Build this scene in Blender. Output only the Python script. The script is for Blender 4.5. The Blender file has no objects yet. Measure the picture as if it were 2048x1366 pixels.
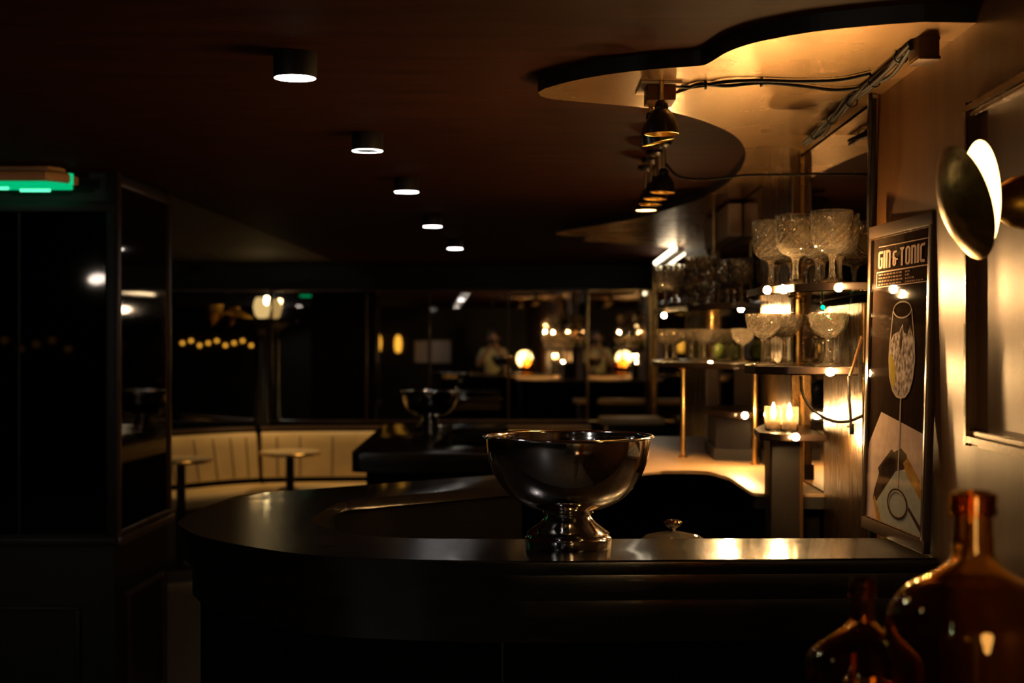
import bpy, bmesh, math, random
from mathutils import Vector, Matrix, Euler
random.seed(7)
SC = bpy.context.scene
COL = SC.collection
PI = math.pi
EYE = 1.55                 # camera height
F = 2048 * 50.0 / 36.0     # focal length in pixels of the 2048 frame

# ------------------------------------------------------------------ camera
cam_d = bpy.data.cameras.new('camera')
cam_d.lens = 50.0; cam_d.sensor_width = 36.0; cam_d.clip_start = 0.05
cam_d.dof.use_dof = True
cam_d.dof.focus_distance = 3.12
cam_d.dof.aperture_fstop = 3.4
cam = bpy.data.objects.new('camera', cam_d)
cam.location = (0, 0, EYE); cam.rotation_euler = (PI / 2, 0, 0)
COL.objects.link(cam); SC.camera = cam
SC.view_settings.view_transform = 'Standard'
SC.view_settings.look = 'None'
SC.view_settings.gamma = 1.0
SC.view_settings.use_curve_mapping = False
SC.view_settings.exposure = 0.0
SC.cycles.use_denoising = True
SC.cycles.sample_clamp_indirect = 15.0
SC.cycles.blur_glossy = 0.3

# ------------------------------------------------------------------ world: a basement room, almost no ambient light
wd = bpy.data.worlds.new('world'); SC.world = wd; wd.use_nodes = True
wd.node_tree.nodes['Background'].inputs[0].default_value = (1.0, 0.75, 0.5, 1)
wd.node_tree.nodes['Background'].inputs[1].default_value = 0.002

WHITE = (1.0, 0.86, 0.78)
WARM = (1.0, 0.50, 0.15)
WARM2 = (1.0, 0.60, 0.22)
GREEN = (0.0, 1.0, 0.28)
POW_DOWN = 1.3      # downlights
POW_PUCK = 0.55      # shelf lights
POW_SPOT = 3.0      # bell spotlights over the bar
POW_BENCH = 38.0     # added spots lighting the banquette
POW_SCONCE = 5.5

# ------------------------------------------------------------------ helpers
def W(px, py, d):
    return Vector(((px - 1024) / F * d, d, EYE - (py - 683) / F * d))

def tag(o, label=None, cat=None, group=None, kind=None):
    if label: o['label'] = label
    if cat: o['category'] = cat
    if group: o['group'] = group
    if kind: o['kind'] = kind
    return o

def empty(name, loc=(0, 0, 0), rz=0.0):
    o = bpy.data.objects.new(name, None)
    o.empty_display_size = 0.05
    o.location = loc; o.rotation_euler = (0, 0, rz)
    COL.objects.link(o)
    return o

def link(name, me, m, parent=None, local=False):
    """one mesh object; world-space verts are moved into the parent's frame"""
    o = bpy.data.objects.new(name, me)
    if m is not None:
        me.materials.clear(); me.materials.append(M[m])
    COL.objects.link(o)
    if parent is not None:
        o.parent = parent
        if not local:
            mw = Matrix.Identity(4)
            p = parent
            while p is not None:
                mw = p.matrix_basis @ mw
                p = p.parent
            me.transform(mw.inverted())
    return o

def from_bm(name, bm, m, parent=None, smooth=False, local=False, recalc=True):
    if recalc: bmesh.ops.recalc_face_normals(bm, faces=bm.faces[:])
    me = bpy.data.meshes.new(name)
    bm.to_mesh(me); bm.free()
    if smooth is True:
        for p in me.polygons: p.use_smooth = True
    elif smooth:
        for p in me.polygons: p.use_smooth = True
        me.set_sharp_from_angle(angle=math.radians(smooth))
    return link(name, me, m, parent, local)

def a_box(bm, c, s, rot=None, bevel=0.0):
    vs = []
    for z in (-1, 1):
        for x, y in ((-1, -1), (1, -1), (1, 1), (-1, 1)):
            v = Vector((x * s[0] / 2, y * s[1] / 2, z * s[2] / 2))
            if rot is not None: v = rot @ v
            vs.append(bm.verts.new(v + Vector(c)))
    fs = [bm.faces.new([vs[i] for i in f]) for f in ((3, 2, 1, 0), (4, 5, 6, 7), (0, 1, 5, 4), (1, 2, 6, 5), (2, 3, 7, 6), (3, 0, 4, 7))]
    if bevel > 0:
        es = list({e for f in fs for e in f.edges})
        bmesh.ops.bevel(bm, geom=es, offset=bevel, segments=2, affect='EDGES', profile=0.6)
    return vs

def box(name, c, s, m, parent=None, rot=None, bevel=0.0, local=False):
    bm = bmesh.new(); a_box(bm, c, s, rot, bevel)
    return from_bm(name, bm, m, parent, 30 if bevel else False, local)

def a_lathe(bm, prof, seg=48, c=(0, 0, 0), rot=None, close=False, fn=None):
    rings = []
    for i, (r, z) in enumerate(prof):
        ring = []
        if r < 1e-6:
            v = Vector((0, 0, z))
            if rot is not None: v = rot @ v
            ring = [bm.verts.new(v + Vector(c))]
        else:
            for k in range(seg):
                a = 2 * PI * k / seg
                rr = r if fn is None else fn(i, r, z, a)
                v = Vector((rr * math.cos(a), rr * math.sin(a), z))
                if rot is not None: v = rot @ v
                ring.append(bm.verts.new(v + Vector(c)))
        rings.append(ring)
    pairs = list(zip(rings, rings[1:]))
    if close: pairs.append((rings[-1], rings[0]))
    for A, B in pairs:
        if len(A) == 1 and len(B) == 1: continue
        if len(A) == 1:
            for k in range(seg): bm.faces.new((A[0], B[k], B[(k + 1) % seg]))
        elif len(B) == 1:
            for k in range(seg): bm.faces.new((A[k], A[(k + 1) % seg], B[0]))
        else:
            for k in range(seg):
                bm.faces.new((A[k], A[(k + 1) % seg], B[(k + 1) % seg], B[k]))

def lathe(name, prof, m, parent=None, seg=48, c=(0, 0, 0), rot=None, close=False, smooth=40, fn=None, local=False):
    bm = bmesh.new(); a_lathe(bm, prof, seg, c, rot, close, fn)
    return from_bm(name, bm, m, parent, smooth, local)

def spline(pts, n=6, closed=False):
    P = [Vector(p) for p in pts]; out = []
    N = len(P)
    rng = range(N if closed else N - 1)
    for i in rng:
        if closed:
            p0, p1, p2, p3 = P[(i - 1) % N], P[i], P[(i + 1) % N], P[(i + 2) % N]
        else:
            p0 = P[i - 1] if i else P[0] * 2 - P[1]
            p1, p2 = P[i], P[i + 1]
            p3 = P[i + 2] if i + 2 < N else P[-1] * 2 - P[-2]
        for k in range(n):
            t = k / n
            out.append(0.5 * ((2 * p1) + (p2 - p0) * t + (2 * p0 - 5 * p1 + 4 * p2 - p3) * t * t + (3 * p1 - p0 - 3 * p2 + p3) * t ** 3))
    if not closed: out.append(P[-1])
    return out

def a_tube(bm, pts, r, seg=8, cap=True):
    pts = [Vector(p) for p in pts]
    rings = []; up = Vector((0, 0, 1))
    for i, p in enumerate(pts):
        t = (pts[min(i + 1, len(pts) - 1)] - pts[max(i - 1, 0)]).normalized()
        a = t.cross(up)
        if a.length < 0.05: a = t.cross(Vector((1, 0, 0)))
        a.normalize(); b = t.cross(a)
        rr = r[i] if isinstance(r, (list, tuple)) else r
        rings.append([bm.verts.new(p + rr * (math.cos(2 * PI * k / seg) * a + math.sin(2 * PI * k / seg) * b)) for k in range(seg)])
    for A, B in zip(rings, rings[1:]):
        for k in range(seg): bm.faces.new((A[k], A[(k + 1) % seg], B[(k + 1) % seg], B[k]))
    if cap:
        bm.faces.new(rings[0][::-1]); bm.faces.new(rings[-1])

def tube(name, pts, r, m, parent=None, seg=8, local=False):
    bm = bmesh.new(); a_tube(bm, pts, r, seg)
    return from_bm(name, bm, m, parent, 50, local)

def round_poly(pts, seg=6):
    """pts: (x, y, radius)"""
    out = []; n = len(pts)
    for i in range(n):
        p = Vector(pts[i][:2]); r = pts[i][2] if len(pts[i]) > 2 else 0
        if r <= 0: out.append(p); continue
        a = (Vector(pts[i - 1][:2]) - p); b = (Vector(pts[(i + 1) % n][:2]) - p)
        la, lb = a.length, b.length; a.normalize(); b.normalize()
        ang = a.angle(b); t = min(r / math.tan(ang / 2), la * .49, lb * .49)
        s, e = p + a * t, p + b * t
        for k in range(seg + 1):
            u = k / seg
            out.append((1 - u) ** 2 * s + 2 * u * (1 - u) * p + u * u * e)
    return out

def a_prism(bm, poly, z0, z1, bevel=0.0):
    lo = [bm.verts.new((p[0], p[1], z0)) for p in poly]
    hi = [bm.verts.new((p[0], p[1], z1)) for p in poly]
    n = len(poly)
    f0 = bm.faces.new(lo[::-1]); f1 = bm.faces.new(hi)
    for i in range(n): bm.faces.new((lo[i], lo[(i + 1) % n], hi[(i + 1) % n], hi[i]))
    if bevel > 0:
        es = list(f1.edges) + list(f0.edges)
        bmesh.ops.bevel(bm, geom=es, offset=bevel, segments=2, affect='EDGES', profile=0.5)
    return f1

def prism(name, poly, z0, z1, m, parent=None, bevel=0.0, smooth=35, local=False):
    bm = bmesh.new(); a_prism(bm, poly, z0, z1, bevel)
    bmesh.ops.triangulate(bm, faces=[f for f in bm.faces if len(f.verts) > 4], ngon_method='EAR_CLIP')
    return from_bm(name, bm, m, parent, smooth, local)

def copy_tree(o, parent=None):
    c = o.copy(); COL.objects.link(c)
    if parent is not None: c.parent = parent
    for ch in o.children: copy_tree(ch, c)
    return c

def lamp(name, kind, loc, power, color, parent=None, radius=0.02, aim=None, size=60, blend=0.5):
    d = bpy.data.lights.new(name, kind)
    d.energy = power; d.color = color; d.shadow_soft_size = radius
    if kind == 'SPOT': d.spot_size = math.radians(size); d.spot_blend = blend
    o = bpy.data.objects.new(name, d); COL.objects.link(o)
    loc = Vector(loc)
    if parent is not None:
        o.parent = parent
        loc = parent.matrix_basis.inverted() @ loc
    o.location = loc
    if aim is not None:
        v = Vector(aim)
        if parent is not None: v = parent.matrix_basis.to_3x3().inverted() @ v
        o.rotation_euler = v.to_track_quat('-Z', 'Y').to_euler()
    return o

# ------------------------------------------------------------------ materials
M = {}
def mat(name, col, rough=0.5, metal=0.0, spec=0.5, noise=None, bump=None, aniso=0.0, emis=None, estr=0.0, coat=0.0, scale=(1, 1, 1)):
    m = bpy.data.materials.new(name); m.use_nodes = True
    nt = m.node_tree; b = nt.nodes['Principled BSDF']
    b.inputs['Base Color'].default_value = (*col, 1)
    b.inputs['Roughness'].default_value = rough
    b.inputs['Metallic'].default_value = metal
    b.inputs['Specular IOR Level'].default_value = spec
    if coat: b.inputs['Coat Weight'].default_value = coat; b.inputs['Coat Roughness'].default_value = 0.08
    if aniso: b.inputs['Anisotropic'].default_value = aniso
    if emis:
        b.inputs['Emission Color'].default_value = (*emis, 1); b.inputs['Emission Strength'].default_value = estr
    if noise or bump:
        tc = nt.nodes.new('ShaderNodeTexCoord'); mp = nt.nodes.new('ShaderNodeMapping')
        mp.inputs['Scale'].default_value = scale
        nt.links.new(tc.outputs['Object'], mp.inputs['Vector'])
    if noise:      # (scale, colour2, roughness spread)
        n = nt.nodes.new('ShaderNodeTexNoise'); n.inputs['Scale'].default_value = noise[0]; n.inputs['Detail'].default_value = 6
        nt.links.new(mp.outputs[0], n.inputs['Vector'])
        mx = nt.nodes.new('ShaderNodeMix'); mx.data_type = 'RGBA'
        mx.inputs[6].default_value = (*col, 1); mx.inputs[7].default_value = (*noise[1], 1)
        cr = nt.nodes.new('ShaderNodeMapRange'); cr.inputs[1].default_value = .35; cr.inputs[2].default_value = .65
        nt.links.new(n.outputs['Fac'], cr.inputs[0]); nt.links.new(cr.outputs[0], mx.inputs[0])
        nt.links.new(mx.outputs[2], b.inputs['Base Color'])
        if len(noise) > 2:
            r2 = nt.nodes.new('ShaderNodeMapRange'); r2.inputs[3].default_value = max(0, rough - noise[2]); r2.inputs[4].default_value = rough + noise[2]
            nt.links.new(n.outputs['Fac'], r2.inputs[0]); nt.links.new(r2.outputs[0], b.inputs['Roughness'])
    if bump:       # (scale, strength)
        n2 = nt.nodes.new('ShaderNodeTexNoise'); n2.inputs['Scale'].default_value = bump[0]; n2.inputs['Detail'].default_value = 4
        nt.links.new(mp.outputs[0], n2.inputs['Vector'])
        bp = nt.nodes.new('ShaderNodeBump'); bp.inputs['Strength'].default_value = bump[1]; bp.inputs['Distance'].default_value = 0.01
        nt.links.new(n2.outputs['Fac'], bp.inputs['Height']); nt.links.new(bp.outputs[0], b.inputs['Normal'])
    M[name] = m
    return m

def glow(name, col, strength):
    m = bpy.data.materials.new(name); m.use_nodes = True
    nt = m.node_tree; nt.nodes.remove(nt.nodes['Principled BSDF'])
    e = nt.nodes.new('ShaderNodeEmission'); e.inputs[0].default_value = (*col, 1); e.inputs[1].default_value = strength
    nt.links.new(e.outputs[0], nt.nodes['Material Output'].inputs[0]); M[name] = m

def glassy(name, col, rough=0.0, ior=1.47):
    m = bpy.data.materials.new(name); m.use_nodes = True
    nt = m.node_tree; nt.nodes.remove(nt.nodes['Principled BSDF'])
    g = nt.nodes.new('ShaderNodeBsdfGlass'); g.inputs[0].default_value = (*col, 1); g.inputs[1].default_value = rough; g.inputs[2].default_value = ior
    nt.links.new(g.outputs[0], nt.nodes['Material Output'].inputs[0]); M[name] = m

mat('black_lacquer', (.0075, .0062, .0055), .17, spec=.5, noise=(9, (.013, .009, .007), .05), bump=(260, .05), scale=(1, 6, 6), coat=.35)
mat('bar_front', (.0035, .0028, .0023), .7, spec=.04, noise=(6, (.003, .0025, .002)), bump=(120, .05))
mat('ceiling_wood', (.038, .0125, .007), .65, spec=.02, noise=(5, (.024, .0085, .005)), bump=(90, .08), scale=(.5, 3, 1))
mat('ceiling_grey', (.060, .052, .042), .7, noise=(3, (.05, .043, .035)), bump=(60, .06))
mat('black_edge', (.006, .005, .004), .5, noise=(8, (.009, .007, .005)))
mat('gold_leaf', (.76, .46, .20), .27, metal=.95, noise=(2.2, (.60, .36, .15), .06), bump=(14, .10), scale=(1, 1, 1))
mat('bronze_wall', (.115, .050, .016), .42, metal=.5, spec=.08, noise=(3, (.092, .039, .012), .05), bump=(150, .10), scale=(1, 4, .6))
mat('bronze_brushed', (.20, .115, .048), .27, metal=1.0, noise=(6, (.14, .08, .032), .06), bump=(80, .10), scale=(6, 6, .3))
mat('moulding_bronze', (.16, .085, .032), .27, metal=.8, noise=(8, (.12, .06, .022), .05))
mat('dark_panel', (.008, .0055, .0045), .42, spec=.3, noise=(5, (.006, .004, .0033)), bump=(60, .05))
mat('dark_trim', (.075, .046, .034), .30, metal=.5, noise=(8, (.06, .036, .027)))
mat('mirror_dark', (.62, .57, .50), .012, metal=1.0, noise=(3, (.58, .53, .46)))
mat('mirror_black', (.007, .006, .005), .03, metal=1.0, noise=(3, (.006, .005, .0045)))
mat('mirror_bronze', (.40, .34, .27), .03, metal=1.0, noise=(3, (.36, .30, .24)))
mat('floor_dark', (.060, .045, .036), .55, noise=(40, (.085, .064, .05)), bump=(200, .10))
mat('steel', (.74, .71, .68), .085, metal=1.0, noise=(30, (.70, .67, .64), .03), scale=(1, 1, 4))
mat('steel_rim', (.80, .77, .73), .06, metal=1.0, noise=(30, (.75, .72, .68)))
mat('brass', (.78, .50, .18), .25, metal=1.0, noise=(14, (.60, .38, .13), .08))
mat('brass_old', (.66, .40, .075), .38, metal=1.0, noise=(26, (.26, .14, .025), .14), bump=(40, .10))
mat('gold_inside', (.85, .55, .16), .35, metal=1.0, noise=(12, (.75, .48, .13)))
mat('black_metal', (.010, .009, .008), .28, metal=.3, noise=(20, (.014, .012, .010)))
mat('cable', (.005, .004, .0035), .5, spec=.10, noise=(30, (.018, .014, .012)))
mat('lamp_body', (.016, .012, .010), .5, spec=.3, noise=(12, (.012, .009, .008)))
mat('shelf_wood', (.012, .007, .0045), .30, noise=(9, (.008, .005, .0035), .06), scale=(1, 5, 1))
mat('tan_top', (.36, .25, .14), .42, noise=(7, (.30, .20, .11), .08), bump=(40, .05), scale=(1, 4, 1))
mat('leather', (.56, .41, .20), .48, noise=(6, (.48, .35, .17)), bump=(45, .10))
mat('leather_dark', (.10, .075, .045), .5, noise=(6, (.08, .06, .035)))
mat('table_top', (.60, .48, .30), .35, noise=(5, (.52, .41, .25)))
mat('sign_wood', (.55, .29, .12), .5, noise=(10, (.46, .24, .10)), scale=(1, 6, 6))
mat('paper', (.55, .42, .36), .7, spec=0, noise=(30, (.47, .35, .30)))
mat('print_black', (.020, .012, .008), .6, spec=.0, noise=(40, (.026, .016, .011)))
mat('print_grey', (.33, .35, .31), .6, spec=.0, noise=(60, (.30, .31, .28)))
mat('print_text', (.52, .38, .32), .7, spec=.0, noise=(60, (.48, .35, .29)))
mat('print_smalltext', (.30, .20, .15), .7, spec=.0, noise=(200, (.20, .13, .10)))
mat('print_ice', (.50, .43, .41), .6, spec=.0, noise=(70, (.10, .075, .065)))
mat('print_lime', (.36, .29, .05), .6, spec=.0, noise=(30, (.28, .22, .04)))
mat('print_gold', (.45, .26, .07), .5, spec=.0, noise=(30, (.30, .16, .04)))
mat('print_shadow', (.07, .045, .03), .6, spec=.0, noise=(30, (.05, .03, .02)))
mat('print_line', (.42, .34, .30), .6, spec=.0, noise=(80, (.34, .27, .24)))
mat('frame_bronze', (.10, .062, .040), .30, metal=.45, noise=(14, (.08, .05, .032)))
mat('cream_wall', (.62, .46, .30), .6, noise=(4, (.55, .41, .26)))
mat('skin', (.42, .24, .16), .5, noise=(20, (.38, .21, .14)))
mat('shirt', (.55, .52, .30), .8, noise=(20, (.48, .46, .25)))
mat('trousers', (.03, .03, .035), .8, noise=(20, (.02, .02, .025)))
mat('hair', (.03, .02, .012), .5, noise=(60, (.02, .013, .008)))
mat('foliage', (.06, .09, .02), .5, noise=(20, (.09, .11, .03)))
mat('lime_skin', (.16, .22, .03), .4, noise=(20, (.12, .17, .02)), bump=(150, .1))
mat('white_plastic', (.65, .62, .58), .4, noise=(20, (.6, .57, .53)))
mat('notice', (.75, .62, .55), .7, noise=(20, (.68, .56, .50)))
glassy('crystal', (.995, .97, .92), 0.018, 1.5)
def crystal_cuts(name):
    m = M[name]; nt = m.node_tree
    g = [n for n in nt.nodes if n.type == 'BSDF_GLASS'][0]; out = nt.nodes['Material Output']
    d = nt.nodes.new('ShaderNodeBsdfTranslucent'); d.inputs[0].default_value = (.95, .84, .68, 1)
    d2 = nt.nodes.new('ShaderNodeBsdfDiffuse'); d2.inputs[0].default_value = (.95, .84, .68, 1)
    m1 = nt.nodes.new('ShaderNodeMixShader'); m2 = nt.nodes.new('ShaderNodeMixShader')
    nt.links.new(d.outputs[0], m1.inputs[1]); nt.links.new(d2.outputs[0], m1.inputs[2])
    m2.inputs[0].default_value = .034
    nt.links.new(g.outputs[0], m2.inputs[1]); nt.links.new(m1.outputs[0], m2.inputs[2])
    nt.links.new(m2.outputs[0], out.inputs[0])
    tc = nt.nodes.new('ShaderNodeTexCoord'); vo = nt.nodes.new('ShaderNodeTexVoronoi'); vo.inputs['Scale'].default_value = 170
    bp = nt.nodes.new('ShaderNodeBump'); bp.inputs['Strength'].default_value = .12; bp.inputs['Distance'].default_value = .002
    nt.links.new(tc.outputs['Object'], vo.inputs['Vector']); nt.links.new(vo.outputs['Distance'], bp.inputs['Height']); nt.links.new(bp.outputs[0], g.inputs['Normal'])
crystal_cuts('crystal')
glassy('amber_glass', (.97, .77, .46), .02, 1.5)
glassy('unused_glass', (.95, .71, .38), 0.0, 1.5)
glow('glow_white', (1.0, .93, .88), 26.0)
glow('glow_dim', (1.0, .93, .88), 10.0)
glow('glow_corner', (1.0, .97, .90), 260.0)
glow('glow_first', (1.0, .93, .90), 90.0)
glow('glow_puck', (1.0, .58, .22), 2900.0)
glow('glow_puck_small', (1.0, .58, .22), 1500.0)
glow('glow_flame', (1.0, .58, .22), 1000.0)
glow('glow_sconce', (1.0, .60, .20), 8.0)
glow('glow_globe', (1.0, .64, .26), 12.0)
glow('glow_spot', (1.0, .66, .24), 14.0)
glow('glow_bulb', (1.0, .72, .32), 22.0)
glow('glow_green', (.0, 1.0, .36), 0.5)
glow('glow_green_tube', (.12, 1.0, .50), 1.6)
glow('glow_green_dot', (.0, 1.0, .30), 9.0)
glow('glow_amber', (1.0, .48, .05), 2.2)
glow('glow_shade', (1.0, .66, .24), .7)
glow('glow_reflection', (1.0, .84, .58), 7.0)

# clear pane for the poster: transparent with a fresnel reflection
def pane_mat(name):
    m = bpy.data.materials.new(name); m.use_nodes = True
    nt = m.node_tree; nt.nodes.remove(nt.nodes['Principled BSDF'])
    t = nt.nodes.new('ShaderNodeBsdfTransparent'); t.inputs[0].default_value = (.96, .95, .93, 1)
    g = nt.nodes.new('ShaderNodeBsdfGlossy'); g.inputs['Roughness'].default_value = .03
    fr = nt.nodes.new('ShaderNodeFresnel'); fr.inputs[0].default_value = 1.22
    mx = nt.nodes.new('ShaderNodeMixShader')
    ge = nt.nodes.new('ShaderNodeNewGeometry'); mm = nt.nodes.new('ShaderNodeMath'); mm.operation = 'MULTIPLY'
    iv = nt.nodes.new('ShaderNodeMath'); iv.operation = 'SUBTRACT'; iv.inputs[0].default_value = 1.0
    nt.links.new(ge.outputs['Backfacing'], iv.inputs[1]); nt.links.new(fr.outputs[0], mm.inputs[0]); nt.links.new(iv.outputs[0], mm.inputs[1])
    nt.links.new(mm.outputs[0], mx.inputs[0]); nt.links.new(t.outputs[0], mx.inputs[1]); nt.links.new(g.outputs[0], mx.inputs[2])
    nt.links.new(mx.outputs[0], nt.nodes['Material Output'].inputs[0]); M[name] = m
pane_mat('pane_glass')

# ------------------------------------------------------------------ room shell
CEIL = EYE + .64
def Xw(d): return .80 + .03 * d            # right-hand wall plane
Y0, Y1, XL = -3.6, 11.9, -6.6
XR1 = Xw(Y1)
def struct(o): o['kind'] = 'structure'; return o

struct(box('floor', ((XL + XR1) / 2, (Y0 + Y1) / 2, -.05), (XR1 - XL + .6, Y1 - Y0 + .4, .1), 'floor_dark'))
# brown ceiling, and the greyer bay over the seating behind the mirrored pillar
bayx0, bayx1 = -1.50, -1.40
ce = struct(prism('ceiling', [(XL - .2, Y0 - .2), (XR1 + .3, Y0 - .2), (XR1 + .3, Y1 + .2), (bayx1, Y1 + .2), (bayx0, 6.0), (XL - .2, 6.0)], CEIL, CEIL + .1, 'ceiling_wood'))
struct(prism('ceiling', [(XL - .2, 6.0), (bayx0, 6.0), (bayx1, Y1 + .2), (XL - .2, Y1 + .2)], CEIL + .015, CEIL + .1, 'ceiling_grey'))
PIL0 = 3.57                                  # where the solid wall ends and the back bar begins
wr = struct(prism('wall_right', [(Xw(Y0), Y0), (Xw(PIL0), PIL0), (Xw(PIL0) + .15, PIL0), (Xw(Y0) + .15, Y0)], 0, CEIL, 'bronze_wall'))
struct(prism('wall_right', [(Xw(PIL0) + .02, PIL0), (Xw(Y1) + .02, Y1), (Xw(Y1) + .15, Y1), (Xw(PIL0) + .15, PIL0)], 0, CEIL, 'dark_panel'))
struct(box('wall_back', ((XL + Xw(Y0)) / 2, Y0 - .05, CEIL / 2), (Xw(Y0) - XL + .3, .1, CEIL), 'dark_panel'))
struct(box('wall_left', (XL - .05, (Y0 + Y1) / 2, CEIL / 2), (.1, Y1 - Y0 + .2, CEIL), 'dark_panel'))
struct(box('wall_far', ((XL + XR1) / 2, Y1 + .05, CEIL / 2), (XR1 - XL + .4, .1, CEIL), 'dark_panel'))

# panel moulding on the right wall (a stepped frame) ---------------------------------
def moulding(name, d0, d1, z0, z1):
    root = empty(name, (Xw(d1), d1, z0))
    def bar(nm, pa, pb, horizontal):
        bm = bmesh.new()
        for off, wdt, th in ((0, .030, .010), (.006, .012, .018), (.022, .007, .014)):
            a, b = Vector(pa), Vector(pb)
            t = (b - a).normalized(); n = Vector((-1, .03, 0)).normalized()
            s = n.cross(t)
            cen = Vector((0, (d0 + d1) / 2, (z0 + z1) / 2)); 
            mid = (a + b) / 2
            if (Vector((0, mid.y, mid.z)) - cen).dot(s) > 0: s = -s
            o0, o1 = s * off, s * (off + wdt)
            vs = []
            for base in (a, b):
                for q in (o0, o1):
                    for h in (0, th): vs.append(bm.verts.new(base + q + n * h))
            for f in ((0, 1, 3, 2), (4, 6, 7, 5), (0, 4, 5, 1), (2, 3, 7, 6), (1, 5, 7, 3), (0, 2, 6, 4)):
                bm.faces.new([vs[i] for i in f])
        from_bm(nm, bm, 'moulding_bronze', root)
    P = lambda d, z: (Xw(d), d, z)
    bar('top_moulding', P(d0, z1), P(d1, z1), True)
    bar('bottom_moulding', P(d0, z0), P(d1, z0), True)
    bar('side_moulding', P(d0, z0), P(d0, z1), False)
    bar('side_moulding', P(d1, z0), P(d1, z1), False)
    return root
tag(moulding('panel_moulding', 1.35, 2.725, 1.352, 2.005), 'bronze panel moulding framing the wall behind the clam-shaped sconce', 'moulding')
# upper-wall joint of the dark pilaster beside the poster
b = box('wall_post', (Xw(PIL0) - .002, PIL0 - .02, (1.05 + CEIL) / 2), (.03, .03, CEIL - 1.05), 'black_metal', bevel=.003)
tag(b, 'slim black post at the end of the bronze wall behind the poster', 'post')

# ------------------------------------------------------------------ far wall: mirrors
def mirror_panel(name, p0, p1, z0, z1, label, frame='brass_old', mirr='mirror_dark', splits=(), fw=.02):
    a, b = Vector((*p0, 0)), Vector((*p1, 0))
    L = (b - a).length
    root = empty(name, (a.x, a.y, z0), math.atan2(b.y - a.y, b.x - a.x))
    H = z1 - z0
    xs = [0] + [s * L for s in splits] + [L]
    for u, v in zip(xs, xs[1:]):
        box('mirror_pane', ((u + v) / 2, .006, H / 2), (v - u - .004, .012, H - .004), mirr, root, local=True)
    box('top_rail', (L / 2, -.004, H), (L, .03, fw), frame, root, local=True, bevel=.003)
    box('bottom_rail', (L / 2, -.004, 0), (L, .03, fw), frame, root, local=True, bevel=.003)
    for u in xs: box('stile', (u, -.004, H / 2), (fw * .7, .03, H), frame, root, local=True, bevel=.003)
    return tag(root, label, 'mirror')
zm0, zm1 = .90, EYE + .415
A1 = -.0137
def YM(x): return 11.6 + .0137 * x
mirror_panel('wall_mirror', (-1.955, YM(-1.955)), (.613, YM(.613)), zm0, zm1, 'wide dark mirror behind the banquette reflecting the bar lights', splits=(.30, .50, .75), frame='dark_trim')
mirror_panel('wall_mirror', (.62, 11.60), (1.13, 11.60 - .058 * .51), zm0, zm1, 'narrow gold-framed mirror at the right end of the far wall', frame='brass')
mirror_panel('wall_mirror', (-3.6, YM(-3.6)), (-1.965, YM(-1.965)), zm0, zm1, 'dark mirror over the left corner of the banquette', frame='dark_trim', splits=(.45,))

# ------------------------------------------------------------------ suspended gold soffit over the bar
HS = .605
def soff(x, y): return (HS * (x - 1024) / (683 - y), HS * F / (683 - y))
near = [soff(*p) for p in ((1848, 44), (1760, 50), (1640, 62), (1560, 75), (1500, 88), (1455, 104), (1428, 120), (1408, 130), (1380, 133), (1300, 139), (1215, 149), (1140, 163), (1090, 177))]
tip = [soff(*p) for p in ((1076, 185), (1086, 194), (1120, 200))]
mid = [soff(*p) for p in ((1200, 207), (1300, 217), (1370, 231), (1430, 251), (1470, 272), (1489, 297), (1488, 325), (1470, 352), (1435, 380), (1380, 405), (1300, 430), (1220, 447), (1150, 458))]
tip2 = [soff(*p) for p in ((1113, 466), (1125, 471), (1180, 474))]
rest = [(.42, 8.55), (.75, 8.9), (Xw(9.2), 9.2)]
pl = spline([(*p, 0) for p in near], 5) + spline([(*p, 0) for p in tip + mid + tip2], 5) + [Vector((*p, 0)) for p in rest] + [Vector((Xw(2.7), 2.70, 0))]
sof = empty('ceiling_panel', (.6, 4.5, EYE + HS))
bm = bmesh.new()
lo = [bm.verts.new((p.x, p.y, EYE + HS)) for p in pl]
from mathutils.geometry import tessellate_polygon
for t in tessellate_polygon([[Vector((p.x, p.y, 0)) for p in pl]]): bm.faces.new([lo[i] for i in t])
from_bm('gold_face', bm, 'gold_leaf', sof)
bm = bmesh.new()
lo = [bm.verts.new((p.x, p.y, EYE + HS + .0005)) for p in pl]; hi = [bm.verts.new((p.x, p.y, CEIL + .002)) for p in pl]
for i in range(len(pl)): bm.faces.new((lo[i], lo[(i + 1) % len(pl)], hi[(i + 1) % len(pl)], hi[i]))
from_bm('black_edge', bm, 'black_edge', sof)
tag(sof, 'wavy gold-faced ceiling panel with a black edge above the bar', 'ceiling panel')

# ------------------------------------------------------------------ bar counter
ZC = EYE - .45
outer = [(.8855, 2.955), (.037, 2.915), (-.162, 2.929), (-.386, 2.983), (-.527, 3.076), (-.705, 3.265), (-.809, 3.468), (-.838, 3.60), (-.836, 3.80), (-.818, 4.05), (-.785, 4.19), (-.700, 4.27), (-.085, 4.775), (.20, 5.02)]
inner = [(.05, 4.475), (-.440, 4.07), (-.480, 3.99), (-.506, 3.70), (-.508, 3.60), (-.480, 3.505), (-.411, 3.377), (-.344, 3.305), (-.219, 3.252), (.041, 3.24), (.8945, 3.262)]
def V3(l): return [(p[0], p[1], 0) for p in l]
so = V3(outer[:2]) + [tuple(v) for v in spline(V3(outer[2:12]), 5)] + V3(outer[12:])
si = V3(inner[:1]) + [tuple(v) for v in spline(V3(inner[1:10]), 5)] + V3(inner[10:])
wt_poly = [p[:2] for p in so] + [p[:2] for p in si]
bt = empty('bar_worktop', (0, 2.95, ZC - .045))
prism('worktop_front', wt_poly, ZC - .03, ZC, 'black_lacquer', bt, bevel=.006)
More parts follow.
